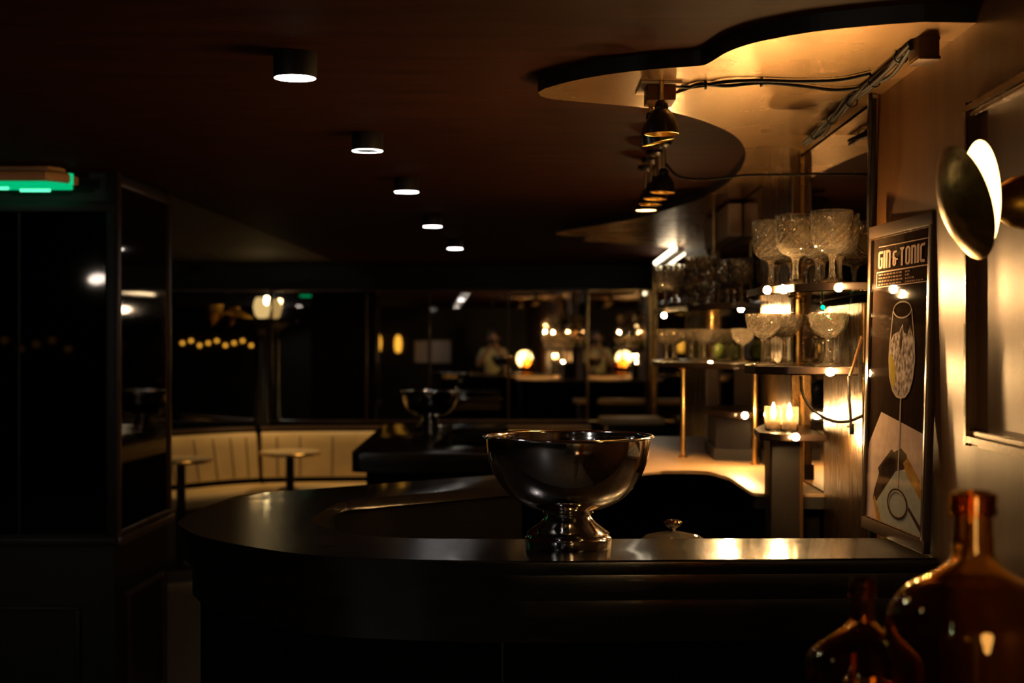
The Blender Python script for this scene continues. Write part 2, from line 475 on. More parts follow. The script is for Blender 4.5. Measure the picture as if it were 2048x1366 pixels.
# rounded deep nosing under the top
ins = []
cx = Vector((0, 3.7))
def offset_poly(pts, d):
    out = []
    n = len(pts)
    for i in range(n):
        a = Vector(pts[i - 1]) if i else Vector(pts[0]); b = Vector(pts[min(i + 1, n - 1)])
        t = (b - a)
        if t.length < 1e-6: out.append(Vector(pts[i])); continue
        t.normalize(); nrm = Vector((t.y, -t.x))
        out.append(Vector(pts[i]) + nrm * d)
    return out
o2 = [p[:2] for p in so]
# path runs right -> left -> back, so the bar's inside is on the right of the travel direction
nos = [tuple(p) for p in offset_poly(o2, .012)]
nos2 = [tuple(p) for p in offset_poly(o2, .10)]
prism('nosing', nos + nos2[::-1], ZC - .085, ZC - .03, 'black_lacquer', bt, bevel=.004)
tag(bt, 'black lacquered U-shaped bar top with a rounded left end', 'worktop')
bb = empty('bar_carcass', (0, 3.0, 0))
fr0 = [tuple(p) for p in offset_poly(o2, .055)]; fr1 = [tuple(p) for p in offset_poly(o2, .11)]
prism('front_panel', fr0 + fr1[::-1], 0, ZC - .085, 'bar_front', bb)
pk0 = [tuple(p) for p in offset_poly(o2, .045)]; pk1 = [tuple(p) for p in offset_poly(o2, .056)]
prism('plinth', pk0 + pk1[::-1], 0, .12, 'dark_panel', bb)
pk0 = [tuple(p) for p in offset_poly(o2, .035)]; pk1 = [tuple(p) for p in offset_poly(o2, .056)]
prism('apron', pk0 + pk1[::-1], ZC - .175, ZC - .085, 'black_lacquer', bb, bevel=.003)
# panels on the bar front, one board each
n = len(fr0)
acc = 0
i0 = 1
box('panel_joint', (.45, 2.955 + .053, .55), (.004, .006, .85), 'black_edge', bb)
box('panel_joint', (-.02, 2.92 + .053, .55), (.004, .006, .85), 'black_edge', bb)
# inner side of the bar well
ii = [p[:2] for p in si]
w0 = [tuple(p) for p in offset_poly(ii, .03)]; w1 = [tuple(p) for p in offset_poly(ii, .05)]
prism('inner_panel', w0 + w1[::-1], 0, ZC - .03, 'bar_front', bb)
tag(bb, 'dark bar front curving round below the black worktop', 'bar')

# tan worktop of the back bar behind it
TT = ZC
tan_poly = round_poly([(.05, 4.475 + .006), (.52, 4.95, .05), (.68, 4.97, .14), (.72, 4.70, .1), (.715, 4.20, .05), (Xw(4.2), 4.2), (Xw(6.75), 6.75), (.35, 6.7, .1), (.22, 6.5, .1), (.22, 5.03)])
tw = empty('back_bar_counter', (.5, 5.6, 0))
prism('worktop', tan_poly, TT - .010, TT, 'tan_top', tw, bevel=.002)
prism('edging', tan_poly, TT - .045, TT - .0105, 'black_edge', tw)
base_poly = round_poly([(.12, 4.60), (.50, 4.99, .05), (.70, 5.01, .14), (.745, 4.72, .1), (.74, 4.24, .05), (Xw(4.24) - .01, 4.24), (Xw(6.7) - .01, 6.70), (.38, 6.66, .1), (.25, 6.48, .1), (.25, 5.06)])
prism('cabinet', base_poly, 0, TT - .045, 'bar_front', tw)
tag(tw, 'tan-topped back counter carrying the brass shelf poles', 'counter')

# second, lower bar island beyond
Z2 = EYE - .555
isl = round_poly([(-.805, 7.10, .06), (-.02, 7.10, .05), (-.02, 7.52), (-.425, 7.52), (-.385, 9.18), (-.02, 9.18), (-.02, 9.55, .05), (-.86, 9.55, .12)])
it = empty('bar_island', (-.45, 8.3, 0))
prism('worktop', isl, Z2 - .10, Z2, 'black_lacquer', it, bevel=.008)
isb = round_poly([(-.74, 7.18, .06), (-.06, 7.18), (-.06, 7.48), (-.46, 7.48), (-.42, 9.22), (-.06, 9.22), (-.06, 9.48), (-.80, 9.48, .12)])
prism('base', isb, 0, Z2 - .10, 'bar_front', it)
tag(it, 'farther black bar island carrying the small-looking second punch bowl', 'bar')
# pale far counter on the right in front of the gold-framed mirror
fc = empty('far_counter', (.95, 10.0, 0))
prism('worktop', round_poly([(.62, 9.75, .06), (1.05, 9.75, .03), (1.05, 10.25), (.62, 10.25, .06)]), EYE - .57, EYE - .535, 'tan_top', fc, bevel=.004)
prism('body', [(.66, 9.8), (1.03, 9.8), (1.03, 10.2), (.66, 10.2)], 0, EYE - .57, 'dark_panel', fc)
tag(fc, 'pale-topped waiter station below the gold-framed mirror', 'counter')

# ------------------------------------------------------------------ punch bowls
def punch_bowl(loc, label):
    root = empty('punch_bowl', loc)
    R = .180
    prof = []
    N = 26
    for i in range(N + 1):                      # outer wall from foot to rim
        t = i / N
        r = .052 + (R - .052) * math.sin(t * PI / 2) ** .92
        z = .082 + .156 * (1 - math.cos(t * PI / 2)) ** .94
        prof.append((r, z))
    prof += [(R + .001, .2385), (R + .006, .2395), (R + .0085, .2415), (R + .008, .2440), (R + .005, .2452), (R + .001, .2445), (R - .0025, .2420)]
    for i in range(N, -1, -1):
        t = i / N
        r = max(0.0, (R - .003) * math.sin(t * PI / 2) ** .92)
        z = .0865 + .1525 * (1 - math.cos(t * PI / 2)) ** .94
        prof.append((r, z))
    lathe('bowl', prof, 'steel', root, seg=96, local=True, smooth=60)
    foot = [(0, .0), (.094, .0), (.0955, .003), (.0955, .020), (.092, .0225), (.0905, .026), (.0915, .030), (.087, .034), (.080, .039), (.070, .046), (.060, .054), (.053, .062), (.0495, .069), (.0535, .0715), (.056, .0755), (.0535, .0795), (.050, .0815), (.055, .0835), (.060, .086), (.058, .090), (0, .090)]
    lathe('foot', foot, 'steel', root, seg=72, local=True, smooth=35)
    return tag(root, label, 'punch bowl')
bw = W(1136, 1092, 3.125)
punch_bowl((bw.x, 3.125, ZC), 'large polished steel punch bowl on the front bar top')
bw2 = W(860, 858, 9.02)
punch_bowl((bw2.x, 9.02, Z2), 'steel punch bowl standing on the farther black bar island')

# ------------------------------------------------------------------ downlights
def downlight(loc, label, strength='glow_white', r=.048, h=.055, power=POW_DOWN, tilt=None, disc=False):
    root = empty('downlight', (loc[0], loc[1], CEIL))
    body = [(r * .99, 0), (r, -.001), (r, -h + .004), (r * .985, -h), (r * .80, -h), (r * .78, -h + .02), (0, -h + .02)]
    rot = Matrix.Rotation(tilt, 3, 'X') @ Matrix.Rotation(-tilt * .5, 3, 'Y') if tilt else None
    lathe('housing', body, 'lamp_body', root, seg=40, local=True, rot=rot)
    if disc:
        em = [(0, -h - .0006), (r * .96, -h - .0006)]
    else:
        em = [(r * .80, -h - .0006), (r * .97, -h - .0006)]
    lathe('light_ring', em, strength, root, seg=40, local=True, rot=rot)
    lamp('lamp_light', 'SPOT', (loc[0], loc[1], CEIL - h - .012), power, WHITE, root, .03, (0, 0, -1), 95, .6)
    return tag(root, label, 'downlight', 'cylindrical ceiling downlights')
ord_ = ['nearest and brightest cylindrical downlight on the dark ceiling', 'second downlight from the camera, a thin glowing ring on the ceiling', 'third downlight in the row, ring-shaped on the brown ceiling', 'fourth downlight in the ceiling row, left of the gold panel', 'farthest downlight of the row along the brown ceiling']
for i, (px, py) in enumerate(((590, 158), (735, 303), (813, 385), (865, 454), (910, 498))):
    d = .583 * F / (683 - py)
    p = W(px, py, d)
    downlight((p.x, d), ord_[i], 'glow_first' if i == 0 else 'glow_white', disc=(i in (0, 3, 4)))
# one more lamp of the row above the far seating and a few in the room behind the camera (seen in the mirrors)
for (x, y, lb) in ((-.33, 10.75, 'small downlight above the far banquette'), (-.52, 1.95, 'downlight overhead before the bar'), (-.56, .6, 'downlight just ahead of the camera position'), (-.6, -1.0, 'downlight in the room behind the camera'), (-3.96, -2.8, 'tilted downlight in the back corner of the room')):
    if y > 10: continue
    downlight((x, y), lb, ('glow_dim' if y > 0 else 'glow_white') if y > -2 else 'glow_corner', r=.048 if y > -2 else .085, disc=True, power=.06, tilt=None if y > -2 else .55)

# ceiling spots added to light the banquette, not seen themselves
for x, y, wh in ((-2.25, 10.55, 'curved left corner of the banquette'), (-1.35, 10.95, 'left half of the straight banquette'), (-.25, 11.0, 'middle of the straight banquette'), (.55, 11.0, 'right end of the straight banquette')):
    rt = empty('bench_fill_spot', (x, y, CEIL))
    lathe('trim_ring', [(.035, 0), (.042, -.001), (.042, -.004), (.034, -.004)], 'black_metal', rt, seg=28, local=True, close=True)
    lamp('lamp_light', 'SPOT', (x, y, CEIL - .012), POW_BENCH, WARM2, rt, .02, (0, .02, -1), 85, .8)
    tag(rt, 'unseen ceiling spot added to light the ' + wh, 'spot', 'added spots lighting the banquette')

# ------------------------------------------------------------------ mirrored pillar on the left
pc = W(234, 683, 5.38); pd = W(338, 683, 6.06)
XP0, XP1, YP0, YP1 = pc.x, pc.x + .013, 5.38, 6.16
pil = empty('mirrored_pillar', (XP0 - 1.0, YP0 + .3, 0))
prism('core', [(-2.25, YP0 + .012), (XP0 - .012, YP0 + .012), (XP1 - .012, YP1), (-2.25, YP1)], 0, CEIL, 'dark_panel', pil)
ZR = EYE - .402 * 5.38 / 2.844
# right face
def face2(name, s0, s1, z0, z1, m, proud=.0, th=.012, bevel=.002):
    a = Vector((XP0, YP0, 0)); b = Vector((XP1, YP1, 0)); t = (b - a); n = Vector((t.y, -t.x, 0)).normalized()
    p0, p1 = a + t * s0, a + t * s1
    rot = Matrix.Rotation(math.atan2(t.y, t.x), 3, 'Z')
    c = (p0 + p1) / 2 + n * (proud + th / 2 - .012)
    return box(name, (c.x, c.y, (z0 + z1) / 2), ((p1 - p0).length, th, z1 - z0), m, pil, rot=rot, bevel=bevel)
face2('mirror_pane', .04, .95, ZR + .03, CEIL - .02, 'mirror_bronze', bevel=0)
face2('corner_strip', .0, .045, ZR, CEIL, 'dark_trim', .0, .02)
face2('edge_strip', .955, 1.0, ZR, CEIL, 'dark_trim', .0, .02)
face2('rail', .0, 1.0, ZR - .012, ZR + .02, 'dark_trim', .006, .03, .006)
face2('rail_lip', .0, 1.0, ZR + .026, ZR + .038, 'dark_trim', .002, .02, .004)
face2('top_rail', .0, 1.0, CEIL - .05, CEIL - .02, 'dark_trim', .0, .02, .004)
for (a0, a1, z0, z1) in ((.18, .87, ZR - .235, ZR - .218), (.18, .87, .10, .117), (.18, .205, .117, ZR - .235), (.845, .87, .117, ZR - .235)):
    face2('panel_moulding', a0, a1, z0, z1, 'dark_trim', .0, .018, .004)
# front face with its dark glass
def face1(name, x0, x1, z0, z1, m, th=.012, proud=0, bevel=.002):
    return box(name, ((x0 + x1) / 2, YP0 + .012 - proud - th / 2, (z0 + z1) / 2), (x1 - x0, th, z1 - z0), m, pil, bevel=bevel)
for x0, x1 in ((-1.86, XP0 - .045), (-2.20, -1.875)):
    face1('mirror_pane', x0, x1, ZR + .03, CEIL - .15, 'mirror_black', bevel=0)
face1('corner_strip', XP0 - .04, XP0, ZR, CEIL, 'dark_panel', .018)
face1('rail', -2.25, XP0, ZR - .012, ZR + .02, 'dark_panel', .03, 0, .006)
face1('top_rail', -2.25, XP0, CEIL - .15, CEIL - .11, 'dark_panel', .02, 0, .004)
for (x0, x1, z0, z1) in ((-2.15, XP0 - .14, ZR - .26, ZR - .243), (-2.15, XP0 - .14, .10, .117), (XP0 - .157, XP0 - .14, .1, ZR - .25)):
    face1('panel_moulding', x0, x1, z0, z1, 'dark_panel', .018, 0, .004)
tag(pil, 'dark square pillar clad in mirror above a panelled base', 'pillar')

# ------------------------------------------------------------------ green exit sign
DE = 5.23; ks = DE / 4.55
ex = empty('exit_sign', (W(60, 335, DE).x, DE, CEIL))
zt = CEIL - .002
x1 = W(106, 0, DE).x
def exy(y): return DE + (y - 4.55) * ks
prism('mount_bar', [(x1 - .8, exy(4.50)), (x1, exy(4.50)), (x1 + .035, exy(4.54)), (x1 + .035, exy(4.58)), (x1 - .8, exy(4.58))], zt - .021, zt, 'sign_wood', ex, bevel=.003)
prism('housing', [(x1 - .8, exy(4.46)), (x1 + .006, exy(4.46)), (x1 + .069, exy(4.52)), (x1 + .069, exy(4.62)), (x1 - .8, exy(4.62))], zt - .057, zt - .023, 'sign_wood', ex, bevel=.007)
prism('green_diffuser', [(x1 - .8, exy(4.475)), (x1, exy(4.475)), (x1 + .052, exy(4.53)), (x1 + .052, exy(4.61)), (x1 - .8, exy(4.61))], zt - .074, zt - .0575, 'glow_green', ex, bevel=.004)
for yy, xx in ((4.515, x1 - .15), (4.575, x1 - .02)):
    tube('tube', [(xx - .11, exy(yy), zt - .077), (xx, exy(yy), zt - .077)], .008, 'glow_green_tube', ex)
prism('clip', [(x1 + .060, exy(4.535)), (x1 + .072, exy(4.535)), (x1 + .072, exy(4.56)), (x1 + .060, exy(4.56))], zt - .062, zt - .021, 'glow_green', ex)
tag(ex, 'emergency exit sign under the ceiling with wood-coloured housing and green underside', 'exit sign')

# ------------------------------------------------------------------ curved banquette along the mirrors
bk = spline([(-3.1, 9.95, 0), (-2.62, 10.55, 0), (-2.28, 10.95, 0), (-1.92, 11.16, 0), (-1.3, 11.25, 0), (0, 11.30, 0), (.62, 11.32, 0)], 8)
bk2 = [Vector((p.x, p.y)) for p in bk]
def strip(dist):
    return [tuple(p) for p in offset_poly([tuple(p) for p in bk2], dist)]
def sofa(name, i0, i1, label):
    root = empty(name, (bk2[(i0 + i1) // 2].x, bk2[(i0 + i1) // 2].y - .3, 0))
    sub = [tuple(p) for p in bk2[i0:i1 + 1]]
    def band(a, b): return [tuple(p) for p in offset_poly(sub, a)] + [tuple(p) for p in offset_poly(sub, b)][::-1]
    # leaning padded back built as a section swept along the curve
    def sweep(nm, sec, m, closed=True):
        bm = bmesh.new(); rings = []
        offs = {}
        for s, z in sec: offs[s] = offset_poly(sub, s)
        for k in range(len(sub)):
            rings.append([bm.verts.new((offs[s][k].x, offs[s][k].y, z)) for s, z in sec])
        n = len(sec)
        for A, B in zip(rings, rings[1:]):
            for q in range(n): bm.faces.new((A[q], A[(q + 1) % n], B[(q + 1) % n], B[q]))
        bm.faces.new(rings[0]); bm.faces.new(rings[-1][::-1])
        return from_bm(nm, bm, m, root, 45)
    br = sweep('backrest', [(.06, .50), (.19, .50), (.165, .62), (.14, .74), (.12, .815), (.09, .845), (.055, .835), (.04, .80)], 'leather')
    sweep('seat_cushion', [(.16, .36), (.60, .36), (.625, .38), (.63, .42), (.615, .455), (.58, .47), (.2, .46), (.16, .45)], 'leather')
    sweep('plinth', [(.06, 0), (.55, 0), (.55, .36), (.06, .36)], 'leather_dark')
    sweep('back_panel', [(-.02, 0), (.05, 0), (.05, .84), (-.02, .84)], 'dark_panel')
    sweep('top_rail', [(-.045, .862), (.075, .862), (.082, .872), (.075, .885), (-.045, .885)], 'dark_trim')
    for k in range(2, len(sub) - 1, 3):
        a = [offset_poly(sub, s)[k] for s in (.194, .17, .145, .125)]
        tube('back_seam', [(p.x, p.y, z) for p, z in zip(a, (.51, .62, .74, .81))], .004, 'leather_dark', br, 6)
    return tag(root, label, 'banquette')
sofa('banquette', 0, 22, 'cream leather banquette section curving round the left corner')
sofa('banquette', 23, len(bk2) - 1, 'long straight cream leather banquette under the wide mirror')

def cafe_table(loc, r, label):
    root = empty('cafe_table', (loc[0], loc[1], 0))
    lathe('table_top', [(0, .715), (r - .012, .715), (r, .722), (r, .738), (r - .006, .745), (0, .745)], 'table_top', root, seg=48, local=True)
    lathe('edge_band', [(r + .0005, .720), (r + .004, .722), (r + .004, .736), (r + .0005, .738)], 'brass', root, seg=48, local=True, close=True)
    lathe('pedestal', [(.032, .03), (.032, .715)], 'black_metal', root, seg=20, local=True)
    lathe('base', [(0, 0), (.19, 0), (.19, .012), (.06, .03), (.03, .045), (0, .045)], 'black_metal', root, seg=32, local=True)
    return tag(root, label, 'table')
p = W(580, 900, 10.45); cafe_table((p.x, 10.45), .22, 'round pale cafe table before the straight banquette')
p = W(362, 917, 9.8); cafe_table((p.x, 9.8), .21, 'round pale cafe table half hidden by the mirrored pillar')

# dark column with a glowing glass lamp in front of the far mirror
col = empty('column_lamp', (W(518, 683, 11.2).x, 11.25, 0))
cxx = W(518, 683, 11.2).x
lathe('column', [(.075, .89), (.075, .91), (.06, .93), (.055, 1.55), (.06, 1.60), (.10, 1.66), (.20, 1.70), (.21, 1.73), (0, 1.73)], 'black_metal', col, seg=28, c=(cxx, 11.28, 0))
lathe('glass_shade', [(.03, 1.735), (.055, 1.76), (.07, 1.82), (.062, 1.87), (.045, 1.90)], 'glow_shade', col, seg=24, c=(cxx + .01, 11.28, 0))
tube('arm', [(cxx + .02, 11.28, 1.75), (cxx + .04, 11.25, 1.83), (cxx + .06, 11.22, 1.90)], .018, 'glow_bulb', col)
for q in range(3):
    tube('branch', spline([(cxx - .05, 11.28, 1.72), (cxx - .22, 11.25, 1.76 + .02 * q), (cxx - .38, 11.2, 1.80 - .06 * q)], 5), .010, 'brass_old', col)
lathe('glass_cup', [(.012, 1.68), (.05, 1.72), (.075, 1.79), (.08, 1.84)], 'brass_old', col, seg=24, c=(cxx - .36, 11.2, 0))
lamp('lamp_light', 'POINT', (cxx, 11.05, 1.84), .3, WARM2, col, .05)
tag(col, 'black column carrying a glowing branched glass lamp before the mirror', 'lamp')

# ------------------------------------------------------------------ bell spotlights over the bar
def bell(root, p, tilt=(0, 0), r=.041, lit=False, rod=.10):
    rot = Euler((tilt[0], tilt[1], 0)).to_matrix()
    s = r / .041
    prof = [(.0, .080), (.008, .079), (.014, .074), (.0165, .066), (.016, .058), (.022, .053), (.030, .042), (.036, .028), (.0395, .012), (.041, .0), (.0398, -.0008), (.0388, .0), (.037, .012), (.033, .028), (.026, .042), (.016, .050), (0, .052)]
    prof = [(a * s, b * s) for a, b in prof]
    sh = lathe('shade', prof[:10], 'black_metal', root, seg=40, c=p, rot=rot)
    lathe('shade_lining', prof[9:], 'gold_inside', sh, seg=40, c=p, rot=rot)
    top = Vector(p) + rot @ Vector((0, 0, .078 * s))
    tube('rod', [top, (top.x, top.y, top.z + rod)], .0065, 'brass', root, 10)
    bp = Vector(p) + rot @ Vector((0, 0, .030 * s))
    lathe('bulb', [(0, -.010), (.010, -.008), (.0135, 0), (.011, .010), (.006, .018), (0, .018)], 'glow_spot' if lit else 'white_plastic', sh, seg=20, c=bp - rot @ Vector((0, 0, .0)), rot=rot)
    return bp, rot

def soff_z(): return EYE + HS
sb = empty('twin_spotlight', W(1318, 150, 3.36))
c = W(1316, 152, 3.36)
bxz = soff_z()
bm = bmesh.new(); a_box(bm, (c.x + .004, 3.36, bxz - .0215), (.066, .10, .043), None, .003)
from_bm('mounting_box', bm, 'bronze_wall', sb, 30)
prism('back_plate', [(c.x - .045, 3.30), (c.x + .05, 3.30), (c.x + .05, 3.46), (c.x - .045, 3.46)], bxz - .006, bxz - .0005, 'cream_wall', sb)
bp, rot = bell(sb, W(1323, 268, 3.30), (0, .0), .0405, rod=.045)
lamp('lamp_light', 'SPOT', bp - Vector((0, 0, .035)), POW_SPOT, WARM, sb, .012, (0, 0, -1), 110, .7)
bp, rot = bell(sb, W(1316, 285, 3.44), (.05, -.22), .0405, rod=.075)
lamp('lamp_light', 'SPOT', bp - Vector((0, 0, .04)), POW_SPOT, WARM, sb, .012, rot @ Vector((0, 0, -1)), 110, .7)
tag(sb, 'pair of black bell-shaped spotlights on the near lobe of the gold panel', 'spotlight')
lbl = ['black bell spotlight nearest of the farther row under the ceiling', 'second black bell spotlight in the farther row', 'third black bell spotlight in the farther row', 'last bell spotlight of the farther row, glowing bright']
for i, (px, py) in enumerate(((1325, 385), (1310, 398), (1300, 409), (1292, 421))):
    d = .478 * F / (py - 683) * -1
    p = W(px, py, d)
    s1 = empty('bell_spotlight', p)
    bp, rot = bell(s1, p, (0, .06 if i < 3 else 0), .0405, lit=(i == 3), rod=CEIL - p.z - .078)
    lathe('ceiling_rose', [(.0, 0), (.03, 0), (.03, -.010), (.02, -.018), (0, -.018)], 'black_metal', s1, seg=24, c=(p.x, p.y, CEIL))
    if i == 3: lathe('glowing_lens', [(0, .003), (.036, .003), (.036, .001), (0, .001)], 'glow_spot', s1, seg=32, c=p)
    lamp('lamp_light', 'SPOT', p + Vector((0, 0, -.006 if i == 3 else .012)), POW_SPOT * 6, WARM, s1, .012, (.08, .18, -1), 110, .7)
    tag(s1, lbl[i], 'spotlight', 'bell spotlights over the bar')

# ------------------------------------------------------------------ cables on the gold panel and along the wall joint
CZ = EYE + HS - .012
ca = empty('spotlight_cable', W(1340, 180, 3.4))
def WS(px, py, d): return W(px, py, (HS - .007) * F / (683 - py))
A = [WS(1347, 186, 3.42), WS(1372, 178, 3.42), WS(1400, 168, 3.40), WS(1450, 172, 3.38), WS(1523, 166, 3.34), WS(1600, 172, 3.3), WS(1668, 180, 3.3), WS(1720, 175, 3.28), WS(1745, 160, 3.25)]
B = [WS(1347, 172, 3.38), WS(1380, 174, 3.36), WS(1412, 170, 3.36), WS(1455, 163, 3.36), WS(1523, 161, 3.32), WS(1600, 163, 3.26), WS(1680, 160, 3.24), WS(1740, 148, 3.2)]
tube('cable', spline(A, 5), .0042, 'cable', ca)
tube('cable', spline(B, 5), .0042, 'cable', ca)
for px, py, d in ((1411, 169, 3.37), (1523, 164, 3.33)):
    q = WS(px, py, d); lathe('cable_tie', [(.009, -.002), (.0115, -.002), (.0115, .002), (.009, .002)], 'cable', ca, seg=14, c=q, rot=Matrix.Rotation(PI / 2, 3, 'Y'), close=True)
tag(ca, 'black paired cable strung across the gold panel to the wall', 'cable')
cb = empty('cable_bundle', W(1720, 190, 3.4))
ends0, ends1 = W(1826, 92, 2.86), W(1612, 285, 4.18)
for k in range(5):
    pts = []
    for j in range(13):
        u = j / 12
        q = ends0.lerp(ends1, u)
        a = u * (7 + k) + k * 1.3
        pts.append(q + Vector((math.cos(a) * .007, 0, math.sin(a) * .007 - .012 * math.sin(u * PI * (2 + k % 2)) * (k % 2))))
    tube('cable', spline(pts, 3), .0046, 'cable', cb, 7)
for j in range(5):
    q = ends0.lerp(ends1, .08 + .2 * j)
    lathe('cable_tie', [(.013, -.003), (.0155, -.003), (.0155, .003), (.013, .003)], 'cable', cb, seg=16, c=q, rot=Matrix.Rotation(PI / 2, 3, 'X'), close=True)
tag(cb, 'bundle of twisted black cables along the top of the back bar wall', 'cable')
jb = empty('junction_box', W(1848, 90, 2.85))
q = W(1848, 88, 2.85)
box('body', (q.x, q.y, q.z + .008), (.042, .075, .078), 'bronze_wall', jb, bevel=.004)
box('lid', (q.x, q.y, q.z - .034), (.045, .078, .008), 'moulding_bronze', jb, bevel=.003)
box('bracket', (q.x + .015, q.y, CEIL - .02), (.02, .05, .04), 'black_metal', jb)
tag(jb, 'small bronze box hanging from the ceiling corner above the poster', 'box')
qx = W(1738, 300, 3.5)
wc = tube('wall_cable', spline([W(1741, 178, 3.46), W(1742, 260, 3.48), W(1739, 330, 3.50), W(1737, 400, 3.51), W(1737, 470, 3.52)], 5), .0045, 'cable')
tag(wc, 'black cable running straight down the wall edge behind the poster', 'cable')
sc_ = empty('ceiling_cable', W(1400, 355, 4.6))
tube('cable', spline([W(1330, 345, 4.62) + Vector((0, 0, .03)), W(1360, 354, 4.6), W(1420, 358, 4.55), W(1500, 350, 4.5), W(1620, 348, 4.4), W(1700, 338, 4.2)], 6), .004, 'cable', sc_)
tag(sc_, 'thin black cable sagging from the farther spotlights', 'cable')

# ------------------------------------------------------------------ back bar wall: mirror, bronze pilasters
def wall_mirror_r(d0, d1, z0, z1, label):
    root = empty('back_bar_mirror', (Xw(d0), d0, z0))
    prism('mirror_pane', [(Xw(d0) + .004, d0), (Xw(d1) + .004, d1), (Xw(d1) + .018, d1), (Xw(d0) + .018, d0)], z0, z1, 'mirror_bronze', root)
    for d in (d0, d1):
        box('edge_strip', (Xw(d) + .004, d, (z0 + z1) / 2), (.012, .008, z1 - z0), 'brass', root)
    tag(root, label, 'mirror')
wall_mirror_r(3.60, 4.62, .1, CEIL - .04, 'bronze-tinted mirror behind the tall cut goblets')
wall_mirror_r(5.32, 7.18, .1, CEIL - .04, 'bronze-tinted mirror behind the farther glass shelves')
wall_mirror_r(8.42, 11.5, .1, CEIL - .04, 'bronze-tinted mirror on the right wall by the far counter')
def pilaster(d0, d1, z0, z1, label, th=.03):
    root = empty('pilaster', (Xw(d0) - th, d0, z0))
    prism('cladding', round_poly([(Xw(d0) - th, d0, .006), (Xw(d0) + .003, d0), (Xw(d1) + .003, d1), (Xw(d1) - th, d1, .006)]), z0, z1, 'bronze_brushed', root)
    prism('foot', [(Xw(d0) - th - .006, d0 - .004), (Xw(d0) + .003, d0 - .004), (Xw(d1) + .003, d1 + .004), (Xw(d1) - th - .006, d1 + .004)], z0, z0 + .05, 'black_metal', root)
    tag(root, label, 'pilaster')
pilaster(3.66, 4.19, .0, EYE + .10, 'brushed bronze pilaster beside the poster with a bright light smear', .008)
pilaster(4.63, 5.31, ZC, CEIL - .03, 'brushed bronze pilaster behind the candle shelf')
pilaster(7.20, 8.40, .0, CEIL - .03, 'brushed bronze pilaster beyond the farther glass shelves')
cr = box('reflection_panel', (Xw(6.55) - .03, 6.55, EYE + .52), (.06, .95, .14), 'cream_wall', rot=Matrix.Rotation(-.03, 3, 'Z'), bevel=.004)  # cream panel added in place of the soffit's reflection in the mirror
tag(cr, 'cream panel standing in for a mirror reflection above the farther shelves', 'panel')
for (z, lab, d0, d1) in ((EYE + .585, 'upper glowing bar standing in for a lamp reflection on the far right wall', 8.9, 10.6), (EYE + .475, 'lower glowing bar standing in for a lamp reflection on the far right wall', 8.9, 10.2)):
    st = empty('reflection_bar', (Xw(9.5) - .03, 9.5, z))  # glowing bar added in place of downlight reflections in the wall mirror
    tube('tube', [(Xw(d0) - .05, d0, z), (Xw(d1) - .05, d1, z)], .012, 'glow_reflection', st, 10)
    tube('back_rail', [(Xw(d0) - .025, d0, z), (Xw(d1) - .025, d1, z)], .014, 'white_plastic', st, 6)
    tag(st, lab, 'glowing bar')

# ------------------------------------------------------------------ shelves
ZU, ZL, Z3 = EYE + .145, EYE - .065, EYE - .26
def shelf(pts, ztop, th, label, name='glass_shelf', wall=True):
    pts = round_poly(pts, 6)
    root = empty(name, (Vector(pts[0]).x, Vector(pts[0]).y, ztop - th))
    prism('board', pts, ztop - th, ztop, 'shelf_wood', root, bevel=.003)
    pin = [p for p in pts]
    c = sum((Vector(p) for p in pts), Vector((0, 0))) / len(pts)
    ring = [c + (Vector(p) - c) * .985 for p in pts]
    prism('underside_plate', [tuple(p) for p in ring], ztop - th - .0025, ztop - th - .0002, 'mirror_bronze', root)
    return tag(root, label, 'shelf')
g = .004
shelf([(Xw(3.62) - g, 3.475), (.80, 3.49, .03), (.715, 3.60, .06), (.665, 3.85, .12), (.668, 4.05, .10), (.74, 4.32, .1), (.84, 4.5, .06), (Xw(4.6) - g - .03, 4.6)], ZU, .018, 'curved dark shelf holding the tall cut goblets', 'bar_shelf')
shelf([(Xw(3.6) - g - .03, 3.58), (.70, 3.63, .03), (.637, 3.72, .05), (.640, 3.92, .10), (.69, 4.15, .12), (.80, 4.45, .08), (Xw(4.6) - g - .03, 4.55)], ZL, .018, 'curved dark shelf holding the coupe glasses beside the poster', 'bar_shelf')
shelf([(Xw(5.3) - g, 5.35), (.83, 5.38, .03), (.71, 5.75, .15), (.638, 6.2, .15), (.665, 6.6, .12), (.80, 6.9, .1), (Xw(7) - g, 7.0)], ZU, .018, 'farther curved shelf holding goblets and cut tumblers', 'bar_shelf')
shelf([(Xw(5.33) - g, 5.325), (.90, 5.16, .03), (.80, 5.12, .03), (.665, 5.28, .06), (.575, 5.58, .12), (.575, 5.85, .12), (.62, 6.3, .12), (.76, 6.6, .1), (Xw(6.7) - g, 6.7)], ZL - .015, .018, 'farther curved shelf crowded with coupe glasses', 'bar_shelf')
shelf([(Xw(3.95) - g - .035, 3.98), (.76, 3.96, .03), (.705, 4.06, .04), (.725, 4.26, .06), (.80, 4.5, .05), (Xw(4.5) - g - .035, 4.52)], Z3, .018, 'small lower shelf with two candles before the bronze pilaster', 'bar_shelf')
shelf([(Xw(5.33) - g, 5.325), (.88, 5.2, .03), (.80, 5.17, .03), (.738, 5.35, .06), (.77, 5.72, .06), (Xw(5.9) - g, 5.9)], Z3, .018, 'farther small lower shelf with one glowing light', 'bar_shelf')
